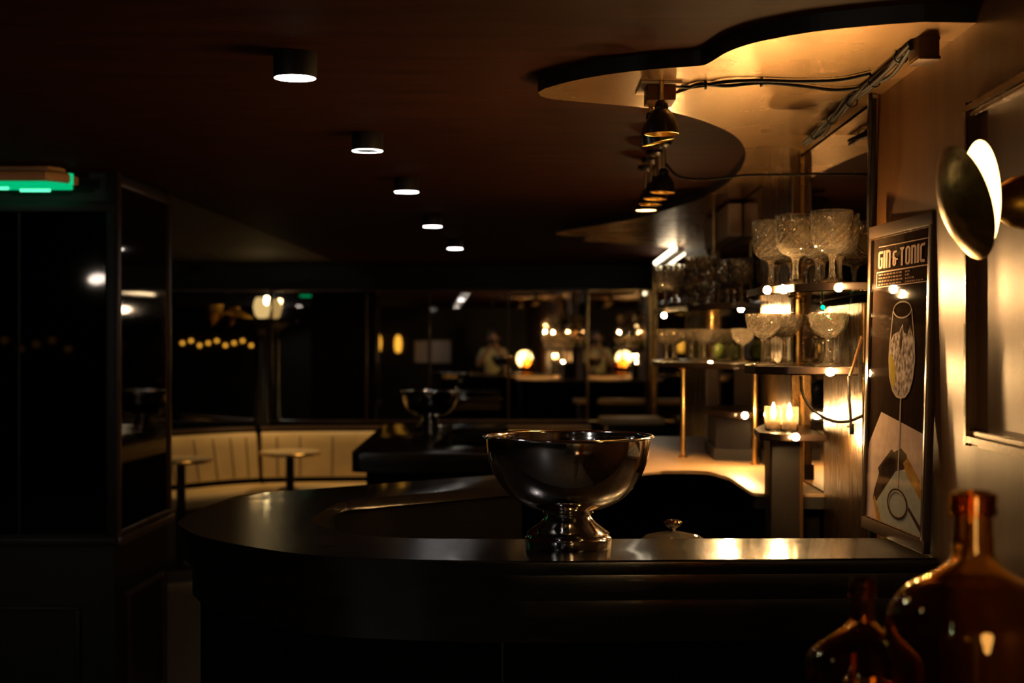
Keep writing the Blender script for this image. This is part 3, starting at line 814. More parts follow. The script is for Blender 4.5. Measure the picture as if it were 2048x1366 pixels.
# supports
def post(px, d, z0, z1, r, label, X=None):
    x = W(px, 0, d).x if X is None else X
    root = empty('shelf_post', (x, d, z0))
    lathe('tube', [(r, .006), (r, z1 - z0 - .006)], 'brass', root, seg=20, local=True)
    lathe('base_flange', [(0, 0), (r * 1.7, 0), (r * 1.7, .004), (r, .007), (0, .007)], 'brass', root, seg=20, local=True)
    lathe('top_flange', [(0, z1 - z0), (r * 2.0, z1 - z0), (r * 2.0, z1 - z0 - .003), (r, z1 - z0 - .008), (0, z1 - z0 - .008)], 'brass', root, seg=20, local=True)
    tag(root, label, 'post')
post(1595, 3.93, ZL, ZU - .0206, .0125, 'stout brass post between the two near glass shelves')
post(1366, 5.52, ZC, ZL - .0356, .011, 'brass pole holding up the farther coupe shelf')
post(1510, 5.20, ZC, ZL - .0356, .010, 'slim brass pole near the wall under the farther coupe shelf')
post(1425, 6.3, ZL - .015, ZU - .0206, .010, 'brass post between the two farther glass shelves')
post(1428, 6.45, ZU, EYE + HS - .001, .009, 'thin brass pole rising from the farther goblet shelf to the ceiling')
cp = empty('shelf_pedestal', (.80, 4.14, .3))
prism('column', round_poly([(.745, 4.10, .008), (.835, 4.10, .008), (.835, 4.2, .008), (.745, 4.2, .008)]), .0, Z3 - .0206, 'dark_panel', cp)
prism('edge_bead', [(.828, 4.094), (.838, 4.094), (.838, 4.102), (.828, 4.102)], 0, Z3 - .0206, 'moulding_bronze', cp)
tag(cp, 'dark pedestal under the small candle shelf', 'pedestal')
bp_ = empty('shelf_box', (.88, 5.5, ZC))
prism('body', [(.775, 5.40), (.90, 5.36), (.93, 5.85), (.80, 5.80)], ZC + .045, Z3 - .0206, 'dark_panel', bp_)
prism('plinth', [(.765, 5.38), (.905, 5.34), (.935, 5.87), (.79, 5.83)], ZC, ZC + .045, 'black_edge', bp_)
tag(bp_, 'dark box supporting the farther small shelf on the tan counter', 'box')
cd = box('menu_card', (.93, 6.62, ZC + .175), (.004, .14, .35), 'notice', rot=Matrix.Rotation(-.5, 3, 'Z'))
tag(cd, 'pale tall card standing on the tan back counter', 'card')

# hanging wires under the near coupe shelf
lw = tube('hanging_wire', spline([W(1602, 752, 3.72), W(1606, 790, 3.72), W(1628, 822, 3.70), W(1662, 841, 3.66), W(1695, 843, 3.62), W(1724, 832, 3.58)], 6), .0040, 'cable')
tag(lw, 'black wire looping down from the coupe shelf toward the poster', 'cable')
hw = empty('hanging_plug', W(1702, 810, 3.60))
tube('cord', [W(1697, 752, 3.60), W(1698, 790, 3.60), W(1702, 850, 3.60)], .0038, 'cable', hw)
a = W(1703, 858, 3.60); box('plug', a, (.012, .010, .028), 'cable', hw, bevel=.002)
box('plug_pin', a + Vector((-.008, 0, .006)), (.008, .004, .004), 'brass', hw)
tag(hw, 'short cord with a plug hanging before the bronze pilaster', 'cable')
lw2 = tube('hanging_wire', spline([W(1724, 672, 3.56), W(1716, 700, 3.57), W(1708, 728, 3.57), W(1700, 752, 3.57)], 5), .004, 'moulding_bronze')
tag(lw2, 'shiny wire sloping down past the coupes at the poster edge', 'cable')

# ------------------------------------------------------------------ shelf lights and candles
def puck(loc, label, r=.0105, clip=.03, m='glow_puck'):
    loc = Vector(loc)
    root = empty('shelf_light', loc)
    lathe('bulb', [(0, -r), (r * .6, -r * .8), (r, 0), (r * .6, r * .8), (0, r)], m, root, seg=14, local=True, smooth=60)
    tube('clip', [loc + Vector((0, r * .8, -.002)), loc + Vector((.004, clip, -.002))], .0035, 'black_metal', root)
    lathe('collar', [(r * .7, 0), (r * .95, 0), (r * .95, .006), (r * .7, .006)], 'brass', root, seg=14, local=True, c=(0, r * .7, 0), rot=Matrix.Rotation(-PI / 2, 3, 'X'), close=True)
    return tag(root, label, 'light', 'small warm lights on the shelf edges')
puck(W(1535, 580, 3.72), 'bright warm light at the left end of the goblet shelf')
puck(W(1678, 575, 3.45), 'bright warm light under the right-hand cut goblet')
puck(W(1660, 744, 3.58), 'bright warm light on the coupe shelf edge beside the poster')
puck(W(1592, 874, 3.92), 'bright warm light at the front of the small candle shelf', clip=.09)
puck(W(1490, 831, 5.06), 'bright warm light on the farther small shelf', clip=.09)
puck(W(1328, 631, 6.08), 'small warm light under the left goblets of the farther shelf', clip=.12, m='glow_puck_small')
puck(W(1421, 728, 5.46), 'small warm light among the coupes of the farther shelf', clip=.10, m='glow_puck_small')
puck(W(1482, 618, 5.42), 'small warm light at the right end of the farther upper shelf', clip=.09, m='glow_puck_small')
def candle(loc, label):
    root = empty('tea_light', loc)
    lathe('glass_holder', [(0, 0), (.022, 0), (.025, .004), (.027, .070), (.0255, .070), (.0235, .006), (0, .005)], 'crystal', root, seg=28, local=True)
    wx = lathe('wax', [(0, .0065), (.020, .0065), (.020, .030), (0, .030)], 'cream_wall', root, seg=20, local=True)
    lathe('flame', [(0, .034), (.006, .040), (.0095, .052), (.006, .066), (0, .082)], 'glow_flame', wx, seg=14, local=True)
    return tag(root, label, 'candle', 'candles on the small lower shelf')
q = W(1547, 850, 4.16); candle((q.x, 4.16, Z3), 'left of the two glowing tea lights on the small shelf')
q = W(1579, 850, 4.12); candle((q.x, 4.12, Z3), 'right of the two glowing tea lights on the small shelf')

# small glowing green dot above the coupe
gl = empty('green_dot', W(1645, 615, 4.05))
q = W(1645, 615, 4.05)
lathe('lens', [(0, -.006), (.0045, -.004), (.006, 0), (0, .001)], 'glow_green_dot', gl, seg=14, local=True, rot=Matrix.Rotation(-PI / 2, 3, 'X'))
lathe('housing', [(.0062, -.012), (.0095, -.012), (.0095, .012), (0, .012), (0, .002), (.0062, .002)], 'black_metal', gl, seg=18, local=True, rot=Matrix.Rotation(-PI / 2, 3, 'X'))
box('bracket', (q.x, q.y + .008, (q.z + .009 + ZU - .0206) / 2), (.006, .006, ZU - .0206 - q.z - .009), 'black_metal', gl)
tag(gl, 'tiny glowing green dot under the goblet shelf', 'light')

# ------------------------------------------------------------------ glassware
def cut(n, kz, amp, z0, z1):
    def fn(i, r, z, a):
        if z < z0 or z > z1: return r
        w = abs(math.sin(n * a + kz * z)) * abs(math.sin(n * a - kz * z))
        return r * (1 + amp * (w - .5))
    return fn
def interp(pts, n):
    out = []
    for (r0, z0), (r1, z1) in zip(pts, pts[1:]):
        for k in range(n): out.append((r0 + (r1 - r0) * k / n, z0 + (z1 - z0) * k / n))
    out.append(pts[-1]); return out
def glass_mesh(name, foot, bowl_out, bowl_in, amp, seg=26, step=4):
    """plain foot and stem, a bowl cut into flat diamond facets, plain rim and inside"""
    bm = bmesh.new()
    o = interp(bowl_out, step)
    nf, no = len(foot), len(o)
    prof = foot + o + bowl_in
    rings = []
    for i, (r, z) in enumerate(prof):
        if r < 1e-6: rings.append([bm.verts.new((0, 0, z))]); continue
        ring = []
        j = i - nf
        cutz = 0 <= j < no - 2
        for k in range(seg):
            a_ = 2 * PI * (k + (.5 if (cutz and j % 2) else 0)) / seg
            rr = r
            if cutz: rr = r * (1 + amp * (.5 if (k + j // 2) % 2 else -.5))
            elif 3 < i < nf: rr = r * (1 + (.12 if k % 4 < 2 else -.10))
            ring.append(bm.verts.new((rr * math.cos(a_), rr * math.sin(a_), z)))
        rings.append(ring)
    for i, (A, B) in enumerate(zip(rings, rings[1:])):
        ja, jb = i - nf, i + 1 - nf
        oa = 1 if (0 <= ja < no - 2 and ja % 2) else 0; ob = 1 if (0 <= jb < no - 2 and jb % 2) else 0
        if len(A) == 1:
            for k in range(seg): bm.faces.new((A[0], B[k], B[(k + 1) % seg]))
        elif len(B) == 1:
            for k in range(seg): bm.faces.new((A[k], A[(k + 1) % seg], B[0]))
        elif oa == ob:
            for k in range(seg): bm.faces.new((A[k], A[(k + 1) % seg], B[(k + 1) % seg], B[k]))
        elif ob:
            for k in range(seg):
                k1 = (k + 1) % seg
                bm.faces.new((A[k], A[k1], B[k])); bm.faces.new((A[k1], B[k1], B[k]))
        else:
            for k in range(seg):
                k1 = (k + 1) % seg
                bm.faces.new((A[k], B[k1], B[k])); bm.faces.new((A[k], A[k1], B[k1]))
    bmesh.ops.recalc_face_normals(bm, faces=bm.faces[:])
    me = bpy.data.meshes.new(name); bm.to_mesh(me); bm.free()
    for p in me.polygons:
        p.use_smooth = True
    me.set_sharp_from_angle(angle=math.radians(7))
    me.materials.append(M['crystal'])
    return me
foot = [(0, 0), (.036, 0), (.0365, .0015), (.030, .004), (.014, .009), (.0085, .016), (.0065, .030), (.0060, .052), (.0078, .066)]
goblet = glass_mesh('goblet', foot, [(.014, .074), (.030, .080), (.042, .091), (.048, .105), (.0505, .125), (.0515, .150), (.0520, .182)], [(.0505, .1825), (.0498, .150), (.0485, .125), (.045, .106), (.038, .094), (.026, .086), (0, .083)], .045)
foot2 = [(0, 0), (.033, 0), (.0335, .0015), (.028, .0035), (.012, .008), (.0065, .015), (.0050, .035), (.0046, .056), (.0055, .068)]
coupe = glass_mesh('coupe', foot2, [(.009, .073), (.022, .080), (.034, .090), (.0425, .102), (.0465, .118), (.048, .138)], [(.0468, .1382), (.0452, .118), (.041, .1035), (.032, .0925), (.020, .084), (0, .080)], .045, 24, 3)
tumb = glass_mesh('cut_tumbler', [(0, 0), (.030, 0), (.032, .003)], [(.034, .01), (.038, .03), (.030, .045), (.040, .06), (.046, .08), (.047, .105)], [(.0455, .105), (.0445, .08), (.037, .062), (.024, .048), (0, .044)], .06, 24, 3)
GL = []
RAD = {'goblet': .0545, 'coupe_glass': .0505, 'cut_tumbler': .0495}
def put(me, name, x, y, z, label, cat, group, s=1.0):
    o = bpy.data.objects.new(name, me); COL.objects.link(o)
    o.location = (x, y, z); o.rotation_euler = (0, 0, random.uniform(0, 6)); o.scale = (s, s, s)
    tag(o, label, cat, group); GL.append(o)
    return o
def putp(me, name, px, d, z, label, cat, group, s=1.0):
    x, y, r = W(px, 0, d).x, d, RAD[name] * s
    for it in range(60):
        x = min(x, Xw(y) - .012 - r)
        hit = False
        for o in GL:
            if abs(o.location.z - z) > .02: continue
            dx, dy = x - o.location.x, y - o.location.y; L = math.hypot(dx, dy); need = r + RAD[o.name.split('.')[0]] * o.scale.x
            if L < need:
                y += .006; x -= .0015 * (1 if dx < 0 else -1); hit = True
        if name == 'coupe_glass' and abs(z - ZL) < .003 and math.hypot(x - .788, y - 3.93) < r + .02:
            y -= .004; x += .006; hit = True
        if not hit: break
    return put(me, name, x, y, z + .0006, label, cat, group, s)
gg = 'cut goblets on the near upper shelf'
for px, d, lb in ((1664, 3.565, 'tall cut-glass goblet above the right shelf light'), (1591, 3.69, 'tall cut-glass goblet in the middle of the near upper shelf'), (1542, 3.87, 'tall cut-glass goblet at the left end of the near upper shelf'), (1712, 3.66, 'tall cut goblet beside the poster corner on the upper shelf'), (1636, 3.79, 'tall cut goblet in the second row between the front goblets'), (1680, 3.83, 'tall cut goblet in the second row behind the right-hand goblet'), (1592, 3.95, 'tall cut goblet deep behind the middle goblet'), (1562, 4.07, 'tall cut goblet rearmost toward the left of the shelf'), (1640, 3.99, 'tall cut goblet rearmost toward the mirror')):
    putp(goblet, 'goblet', px, d, ZU, lb, 'goblet', gg)
gc = 'coupe glasses on the near lower shelf'
for px, d, lb in ((1655, 3.70, 'cut coupe glass standing alone right of the brass post'), (1527, 3.79, 'leftmost cut coupe glass on the near lower shelf'), (1563, 3.74, 'cut coupe glass just left of the brass post'), (1718, 3.74, 'cut coupe glass half hidden by the poster frame'), (1545, 3.93, 'cut coupe in the second row at the left of the shelf'), (1646, 3.83, 'cut coupe in the second row right of the brass post'), (1688, 3.86, 'cut coupe in the second row behind the lone coupe'), (1562, 4.09, 'cut coupe at the rear left of the near lower shelf'), (1610, 4.05, 'cut coupe at the rear behind the brass post'), (1645, 3.99, 'cut coupe at the rear near the bronze pilaster')):
    putp(coupe, 'coupe_glass', px, d, ZL, lb, 'glass', gc)
gf = 'goblets on the farther upper shelf'
for px, d, lb in ((1331, 6.2, 'leftmost goblet on the farther upper shelf'), (1349, 6.08, 'second goblet from the left on the farther upper shelf'), (1366, 6.30, 'third goblet from the left on the farther upper shelf'), (1352, 6.45, 'goblet behind the left pair on the farther upper shelf'), (1482, 5.60, 'goblet at the right end of the farther upper shelf'), (1503, 5.56, 'goblet next to the wall on the farther upper shelf'), (1470, 5.75, 'goblet behind the right pair on the farther upper shelf')):
    putp(goblet, 'goblet', px, d, ZU, lb, 'goblet', gf)
for px, d, k, lb in ((1391, 6.0, 0, 'lower cut tumbler of the stack on the farther shelf'), (1391, 6.0, 1, 'upper cut tumbler of the stack on the farther shelf'), (1412, 5.9, 0, 'lower cut tumbler of the right stack on the farther shelf'), (1412, 5.9, 1, 'upper cut tumbler of the right stack on the farther shelf')):
    putp(tumb, 'cut_tumbler', px, d, ZU + k * .108, lb, 'glass', 'stacked tumblers on the farther shelf')
far = [(1333, 5.62), (1351, 5.70), (1370, 5.60), (1389, 5.68), (1408, 5.58), (1427, 5.66), (1446, 5.52), (1465, 5.60), (1486, 5.42), (1347, 5.95), (1383, 5.98), (1420, 5.92), (1455, 5.88)]
wn = ['first', 'second', 'third', 'fourth', 'fifth', 'sixth', 'seventh', 'eighth', 'ninth']
for i, (px, d) in enumerate(far):
    lb = ('%s coupe glass from the left, front row of the farther lower shelf' % wn[i]) if i < 9 else ('%s coupe glass from the left, back row of the farther lower shelf' % wn[i - 9])
    putp(coupe, 'coupe_glass', px, d, ZL - .015, lb, 'glass', 'coupe glasses on the farther lower shelf', .93)
# limes on the farther coupe shelf
for px, d, lb in ((1443, 6.18, 'green lime behind the coupes on the farther shelf'), (1466, 5.98, 'green lime nearest the wall on the farther shelf')):
    root = empty('lime', (W(px, 0, d).x, d, ZL - .015))
    lathe('fruit', [(0, 0), (.022, .003), (.036, .018), (.040, .040), (.034, .062), (.020, .076), (.008, .081), (0, .082)], 'lime_skin', root, seg=24, local=True, smooth=60)
    lathe('stem_end', [(0, .081), (.004, .082), (.003, .086), (0, .086)], 'sign_wood', root, seg=10, local=True)
    tag(root, lb, 'lime')

# glass dome lid in the bar well
wl = empty('well_shelf', (.35, 3.75, .3))
q = W(1342, 1075, 3.72); zs = q.z - .075
box('board', (q.x + .0, 3.60, zs - .012), (.84, .52, .022), 'bar_front', wl, bevel=.003)
box('leg_panel', (q.x - .38, 3.60, (zs - .023) / 2), (.03, .48, zs - .023), 'bar_front', wl)
box('leg_panel', (q.x + .40, 3.60, (zs - .023) / 2), (.03, .48, zs - .023), 'bar_front', wl)
tag(wl, 'dark work shelf inside the bar well', 'shelf')
dm = empty('glass_dome', (q.x, 3.68, zs))
lathe('dome', [(.118, 0), (.120, .004), (.116, .03), (.100, .062), (.07, .085), (.02, .096), (0, .097), (0, .094), (.02, .093), (.068, .082), (.097, .06), (.113, .03), (.1165, .004), (.1165, 0)], 'crystal', dm, seg=48, local=True, close=False, smooth=60)
lathe('knob', [(0, .097), (.010, .097), (.008, .104), (.022, .112), (.024, .120), (.016, .126), (0, .128)], 'steel', dm, seg=24, local=True)
tag(dm, 'clear glass dome lid with a metal knob behind the front bar', 'dome')

# ------------------------------------------------------------------ framed poster leaning on the bar top
pa = Vector((.846, 3.435)); pb = Vector((.868, 2.995))         # far and near foot of the frame
vx = (pb - pa); LW = vx.length
po = empty('framed_poster', (pa.x, pa.y, ZC + .001), math.atan2(vx.y, vx.x))
PH, FWD, TH = .725, .030, .022
po.rotation_euler = (-.028, 0, math.atan2(vx.y, vx.x))
# local: x along the width (left to right as read), y negative = toward the viewer, z up
def pbox(name, x0, x1, z0, z1, y0, y1, m, bevel=.0):
    return box(name, ((x0 + x1) / 2, (y0 + y1) / 2, (z0 + z1) / 2), (x1 - x0, y1 - y0, z1 - z0), m, po, bevel=bevel, local=True)
pbox('frame_rail', 0, LW, PH - FWD, PH, -.004, .014, 'frame_bronze', .003)
pbox('frame_rail', 0, LW, 0, FWD, -.004, .014, 'frame_bronze', .003)
pbox('frame_stile', 0, FWD * .55, 0, PH, -.0039, .0139, 'frame_bronze', .003)
pbox('frame_stile', LW - FWD * .55, LW, 0, PH, -.0039, .0139, 'frame_bronze', .003)
pbox('backing_board', .01, LW - .01, .01, PH - .01, .004, .010, 'print_black')
IX0, IX1, IZ0, IZ1 = FWD * .55, LW - FWD * .55, FWD, PH - FWD
pbox('inner_lip', IX0, IX1, IZ1 - .003, IZ1, -.0034, .003, 'moulding_bronze')
pbox('inner_lip', IX0, IX1, IZ0, IZ0 + .003, -.0034, .003, 'moulding_bronze')
pbox('inner_lip', IX0, IX0 + .0025, IZ0, IZ1, -.0034, .003, 'frame_bronze')
pbox('inner_lip', IX1 - .003, IX1, IZ0, IZ1, -.0034, .003, 'moulding_bronze')
def uv(u, v): return (IX0 + u * (IX1 - IX0), IZ0 + v * (IZ1 - IZ0))
layer = [0]
def pprint(name, polys, m):
    """flat ink: thin plates just in front of the sheet"""
    layer[0] += 1
    y = .0036 - layer[0] * .00012
    bm = bmesh.new()
    for pl_ in polys:
        vs = [bm.verts.new((uv(*p)[0], y, uv(*p)[1])) for p in pl_]
        f = bm.faces.new(vs)
    bmesh.ops.triangulate(bm, faces=bm.faces[:])
    o = from_bm(name, bm, m, po, local=True)
    return o
# lower picture: paper sheet, tray with gold rim, shadow
pprint('printed_paper', [[(.0, 0), (.0, .22), (.03, .27), (.235, .383), (1.0, .33), (1.0, 0)]], 'paper')
pprint('printed_shadow', [[(.20, .185), (.44, .262), (.52, .245), (.52, .19), (.30, .11)], [(.14, .10), (.25, .19), (.48, .21), (.46, .25), (.60, .272), (.70, .255), (.72, .215), (.60, .195), (.45, .16), (.28, .10), (.17, .06), (.12, .07)]], 'print_shadow')
pprint('printed_tray', [[(.30, 0), (.20, .05), (.22, .08), (.52, .19), (.62, .20), (.70, .195), (1.0, .10), (1.0, 0)]], 'print_grey')
pprint('printed_rim', [[(.64, .225), (.72, .245), (1.0, .155), (1.0, .10), (.70, .19)], [(.125, .075), (.155, .085), (.30, .0), (.20, .0)]], 'print_gold')
pprint('printed_shadow', [[(.74, .075), (.76, .085), (1.0, .022), (1.0, .0)]], 'print_shadow')
def ell(cu, cv, ru, rv, n=28): return [(cu + ru * math.cos(2 * PI * k / n), cv + rv * math.sin(2 * PI * k / n)) for k in range(n)]
def ringp(cu, cv, ru, rv, w, n=28):
    out = []
    for k in range(n):
        a, b_ = 2 * PI * k / n, 2 * PI * (k + 1) / n
        out.append([(cu + ru * math.cos(a), cv + rv * math.sin(a)), (cu + ru * math.cos(b_), cv + rv * math.sin(b_)), (cu + (ru - w) * math.cos(b_), cv + (rv - w * .55) * math.sin(b_)), (cu + (ru - w) * math.cos(a), cv + (rv - w * .55) * math.sin(a))])
    return out
def linep(pts, w):
    out = []
    for (a, b_), (c_, d_) in zip(pts, pts[1:]):
        dx, dy = c_ - a, d_ - b_; L_ = math.hypot(dx, dy * 1.7) or 1
        nx, ny = -dy * 1.7 / L_ * w, dx / L_ * w / 1.7
        out.append([(a - nx, b_ - ny), (c_ - nx, d_ - ny), (c_ + nx, d_ + ny), (a + nx, b_ + ny)])
    return out
# the flute: body outline, ice, lime, stem, foot
L_ = [(.405, .735), (.385, .68), (.362, .62), (.352, .57), (.372, .51), (.43, .465), (.50, .445), (.575, .441)]
R_ = [(.575, .441), (.65, .447), (.715, .468), (.765, .51), (.792, .57), (.775, .63), (.745, .69), (.720, .738)]
pprint('printed_ice', [[(.375, .63), (.42, .655), (.52, .665), (.575, .69), (.60, .66), (.66, .655), (.70, .685), (.735, .66), (.778, .62), (.788, .57), (.762, .51), (.715, .47), (.65, .449), (.575, .444), (.50, .448), (.43, .468), (.376, .51), (.358, .57)]], 'print_ice')
pprint('printed_lime', [[(.358, .585), (.385, .588), (.43, .57), (.47, .53), (.475, .50), (.455, .475), (.43, .466), (.385, .50), (.362, .54)]], 'print_lime')
pprint('printed_herb', [[(.53, .62), (.545, .66), (.56, .68), (.575, .645), (.57, .61), (.55, .595)]], 'print_shadow')
pprint('printed_glass_outline', linep(L_, .007) + linep(R_, .007) + ringp(.562, .738, .155, .030, .010), 'print_line')
pprint('printed_stem', linep([(.578, .441), (.572, .30), (.565, .12)], .010), 'print_line')
pprint('printed_foot', ringp(.566, .082, .175, .052, .020), 'print_shadow')
pprint('printed_foot', ringp(.566, .083, .150, .045, .010), 'print_line')
# ruled lines
pprint('printed_rules', linep([(.115, .966), (.985, .963)], .003) + linep([(.092, .876), (.985, .877)], .004) + linep([(.092, .823), (.985, .824)], .003) + linep([(.092, .876), (.092, .823)], .004) + linep([(.985, .963), (.985, .824)], .003), 'print_text')
# small text lines as rows of short dashes
rows = []
for r_ in range(4):
    v_ = .866 - r_ * .0115
    u_ = .125
    while u_ < .52:
        wl_ = random.uniform(.02, .055)
        rows.append([(u_, v_ - .0028), (u_ + wl_, v_ - .0028), (u_ + wl_, v_ + .0028), (u_, v_ + .0028)]); u_ += wl_ + .012
for r_, ln in enumerate((.075, .07, .16, .29)):
    v_ = .866 - r_ * .0115; u_ = .60; e_ = u_ + ln
    while u_ < e_ - .01:
        wl_ = min(random.uniform(.02, .05), e_ - u_)
        rows.append([(u_, v_ - .0028), (u_ + wl_, v_ - .0028), (u_ + wl_, v_ + .0028), (u_, v_ + .0028)]); u_ += wl_ + .012
pprint('printed_small_text', rows, 'print_smalltext')
# title lettering, condensed rounded block capitals
def letter(ch):
    s = .36      # stroke in a unit-wide box
    h = .15      # horizontal stroke height
    if ch == 'G': return [[(.0, .12), (s, .12), (s, .88), (.0, .88)], [(.0, .88), (s, .88), (s, .85), (1, .85), (1, 1), (.25, 1)], [(.0, .12), (.25, 0), (.75, 0), (1, .12), (1, .13), (s, .13)], [(1 - s, .12), (1, .12), (1, .58), (1 - s, .58)], [(.62, .48), (1, .48), (1, .58), (.9, .64), (.55, .64), (.50, .56)]], 1.0
    if ch == 'I': return [[(0, 0), (1, 0), (1, 1), (0, 1)]], .42
    if ch == 'N': return [[(0, 0), (s, 0), (s, .88), (0, .88)], [(1 - s, 0), (1, 0), (1, .88), (1 - s, .88)], [(0, .86), (1, .86), (1, .90), (.75, 1), (.0, 1)]], 1.0
    if ch == 'O': return [[(0, .12), (s, .12), (s, .88), (0, .88)], [(1 - s, .12), (1, .12), (1, .88), (1 - s, .88)], [(0, .87), (1, .87), (.75, 1), (.25, 1)], [(0, .13), (.25, 0), (.75, 0), (1, .13)]], 1.0
    if ch == 'T': return [[(.32, 0), (.68, 0), (.68, .9), (.32, .9)], [(.28, .84), (.72, .84), (1, 1), (0, 1)]], 1.05
    if ch == 'C': return [[(0, .12), (s, .12), (s, .88), (0, .88)], [(0, .87), (s, .84), (.9, .86), (1, 1), (.25, 1)], [(0, .13), (.25, 0), (1, 0), (.92, .14), (s, .16)]], 1.0
    if ch == '&': return [[(0, .10), (s, .10), (s, .46), (0, .46)], [(0, .58), (s, .58), (s, .9), (0, .9)], [(.0, .46), (.0, .58), (.62, .58), (.62, .46)], [(0, .9), (s, .86), (.8, .86), (.9, 1), (.25, 1)], [(0, .11), (.2, 0), (.55, 0), (.8, .11)], [(.44, .10), (.8, .10), (.8, .50), (.44, .50)], [(.44, .36), (1.15, .36), (1.15, .48), (.44, .48)]], .95
tl = []
cur = .112; total = .815
items = ['G', 'I', 'N', ' ', '&', ' ', 'T', 'O', 'N', 'I', 'C']
wsum = sum(.32 if c_ == ' ' else letter(c_)[1] + .13 for c_ in items)
k = total / wsum
for c_ in items:
    if c_ == ' ': cur += .32 * k; continue
    ps, wd_ = letter(c_)
    hh = .062 if c_ != '&' else .052
    v0 = .888 if c_ != '&' else .891
    for q_ in ps: tl.append([(cur + u_ * wd_ * k, v0 + v_ * hh) for u_, v_ in q_])
    cur += (wd_ + .13) * k
pprint('printed_title', tl, 'print_text')
pbox('glass_pane', IX0 - .004, IX1 + .004, IZ0 - .004, IZ1 + .004, -.0010, .0000, 'pane_glass')
tag(po, 'tall framed cocktail poster leaning against the wall on the bar', 'poster')

# ------------------------------------------------------------------ clam-shaped brass sconce
sn = empty('wall_sconce', (Xw(2.33), 2.33, 1.76))
def cap(name, c, axis, R, depth, m, th=.003, m_in=None, roll=0):
    q_ = Vector(axis).normalized().to_track_quat('Z', 'Y').to_matrix()
    pr = []
    for i in range(11):
        t = i / 10
        pr.append((R * t, -depth * (1 - t * t)))
    outp = pr + [(R + .0015, .0008)]
    inp = [(R + .0015, .0008)] + [(max(0, r_ - th * .6) if r_ > 0 else 0, z_ + th) for r_, z_ in pr[::-1]]
    o = lathe(name, outp, m, sn, seg=64, c=c, rot=q_, smooth=60)
    lathe(name + '_lining', inp, m_in or m, sn, seg=64, c=c, rot=q_, smooth=60)
    return o
ca_ = W(1962, 392, 2.34)
cap('reflector', ca_, (-1.0, -.02, -.06), .090, .018, 'brass_old', m_in='glow_sconce')
cb_ = W(1929, 406, 2.27)
cap('shield', cb_, (.95, .10, .28), .0925, .030, 'brass_old', m_in='gold_inside')
lathe('mount', [(0, 0), (.045, 0), (.047, .006), (.042, .03), (.03, .05), (.016, .062), (.012, .11), (0, .11)], 'brass_old', sn, seg=36, c=(Xw(2.40), 2.40, 1.785), rot=Vector((-1, -.12, 0)).to_track_quat('Z', 'Y').to_matrix())
bpos = ca_.lerp(cb_, .42) + Vector((0, 0, .005))
lathe('bulb', [(0, -.016), (.011, -.011), (.015, 0), (.011, .011), (0, .016)], 'glow_bulb', sn, seg=18, c=bpos)
tube('arm', [ca_, bpos, cb_], .004, 'brass', sn)
lamp('lamp_light', 'POINT', bpos, POW_SCONCE, WARM, sn, .015)
tag(sn, 'glowing clam-shaped brass wall sconce on the bronze wall', 'sconce')

# ------------------------------------------------------------------ amber bottles in the foreground
def bottle(name, loc, prof_top, H, label, Rl, lipw):
    """prof_top: (radius, depth below the mouth) from the neck down to the widest point"""
    root = empty(name, loc)
    Rb, zb = prof_top[-1]
    body = [(Rb, zb + (H - zb) * .45), (Rb * .985, zb + (H - zb) * .75), (Rb * .93, H - .018), (Rb * .86, H - .005), (Rb * .78, H), (0, H)]
    pts = [tuple(v)[:2] for v in spline([(r_, z_, 0) for r_, z_ in prof_top], 4)] + body
    out = [(r_, H - z_) for r_, z_ in pts][::-1]
    Rn = prof_top[0][0]
    inn = [(max(0.0, r_ - .0032), max(z_, .006)) for r_, z_ in out[1:]]
    prof = out + [(Rn, H), (Rn - .0032, H)] + inn[::-1] + [(0, .006)]
    lathe('glass_body', prof, 'amber_glass', root, seg=64, local=True, smooth=60)
    lathe('lip', [(Rn + .0002, H - lipw), (Rl * .97, H - lipw * .96), (Rl, H - lipw * .75), (Rl * .94, H - lipw * .55), (Rl * .99, H - lipw * .3), (Rl * .96, H - .001), (Rl * .88, H + .0006), (Rn + .0002, H + .0006)], 'amber_glass', root, seg=48, local=True, close=True)
    return tag(root, label, 'bottle')
ztab = .93
q = W(1946, 985, 1.60); bottle('amber_bottle', (q.x, 1.60, ztab), [(.0212, 0), (.0212, .033), (.0225, .055), (.0242, .073), (.034, .085), (.050, .0957), (.0675, .1046), (.0816, .117), (.0923, .133), (.0957, .152)], q.z - ztab, 'larger amber glass demijohn bottle at the lower right', .027, .026)
q = W(1725, 1158, 1.78); bottle('amber_bottle', (q.x, 1.78, ztab), [(.0145, 0), (.0145, .028), (.0155, .048), (.018, .056), (.030, .067), (.0507, .081), (.0663, .0945), (.072, .110)], q.z - ztab, 'smaller amber glass bottle in the lower right foreground', .0172, .022)
tb = empty('side_table', (.55, 1.65, 0))
box('top', (.585, 1.66, ztab - .017), (.50, .50, .032), 'black_lacquer', tb, bevel=.004)
for xx, yy in ((.38, 1.45), (.80, 1.45), (.38, 1.87), (.80, 1.87)):
    box('leg', (xx, yy, (ztab - .033) / 2), (.035, .035, ztab - .033), 'dark_panel', tb)
tag(tb, 'dark side table under the amber bottles', 'table')

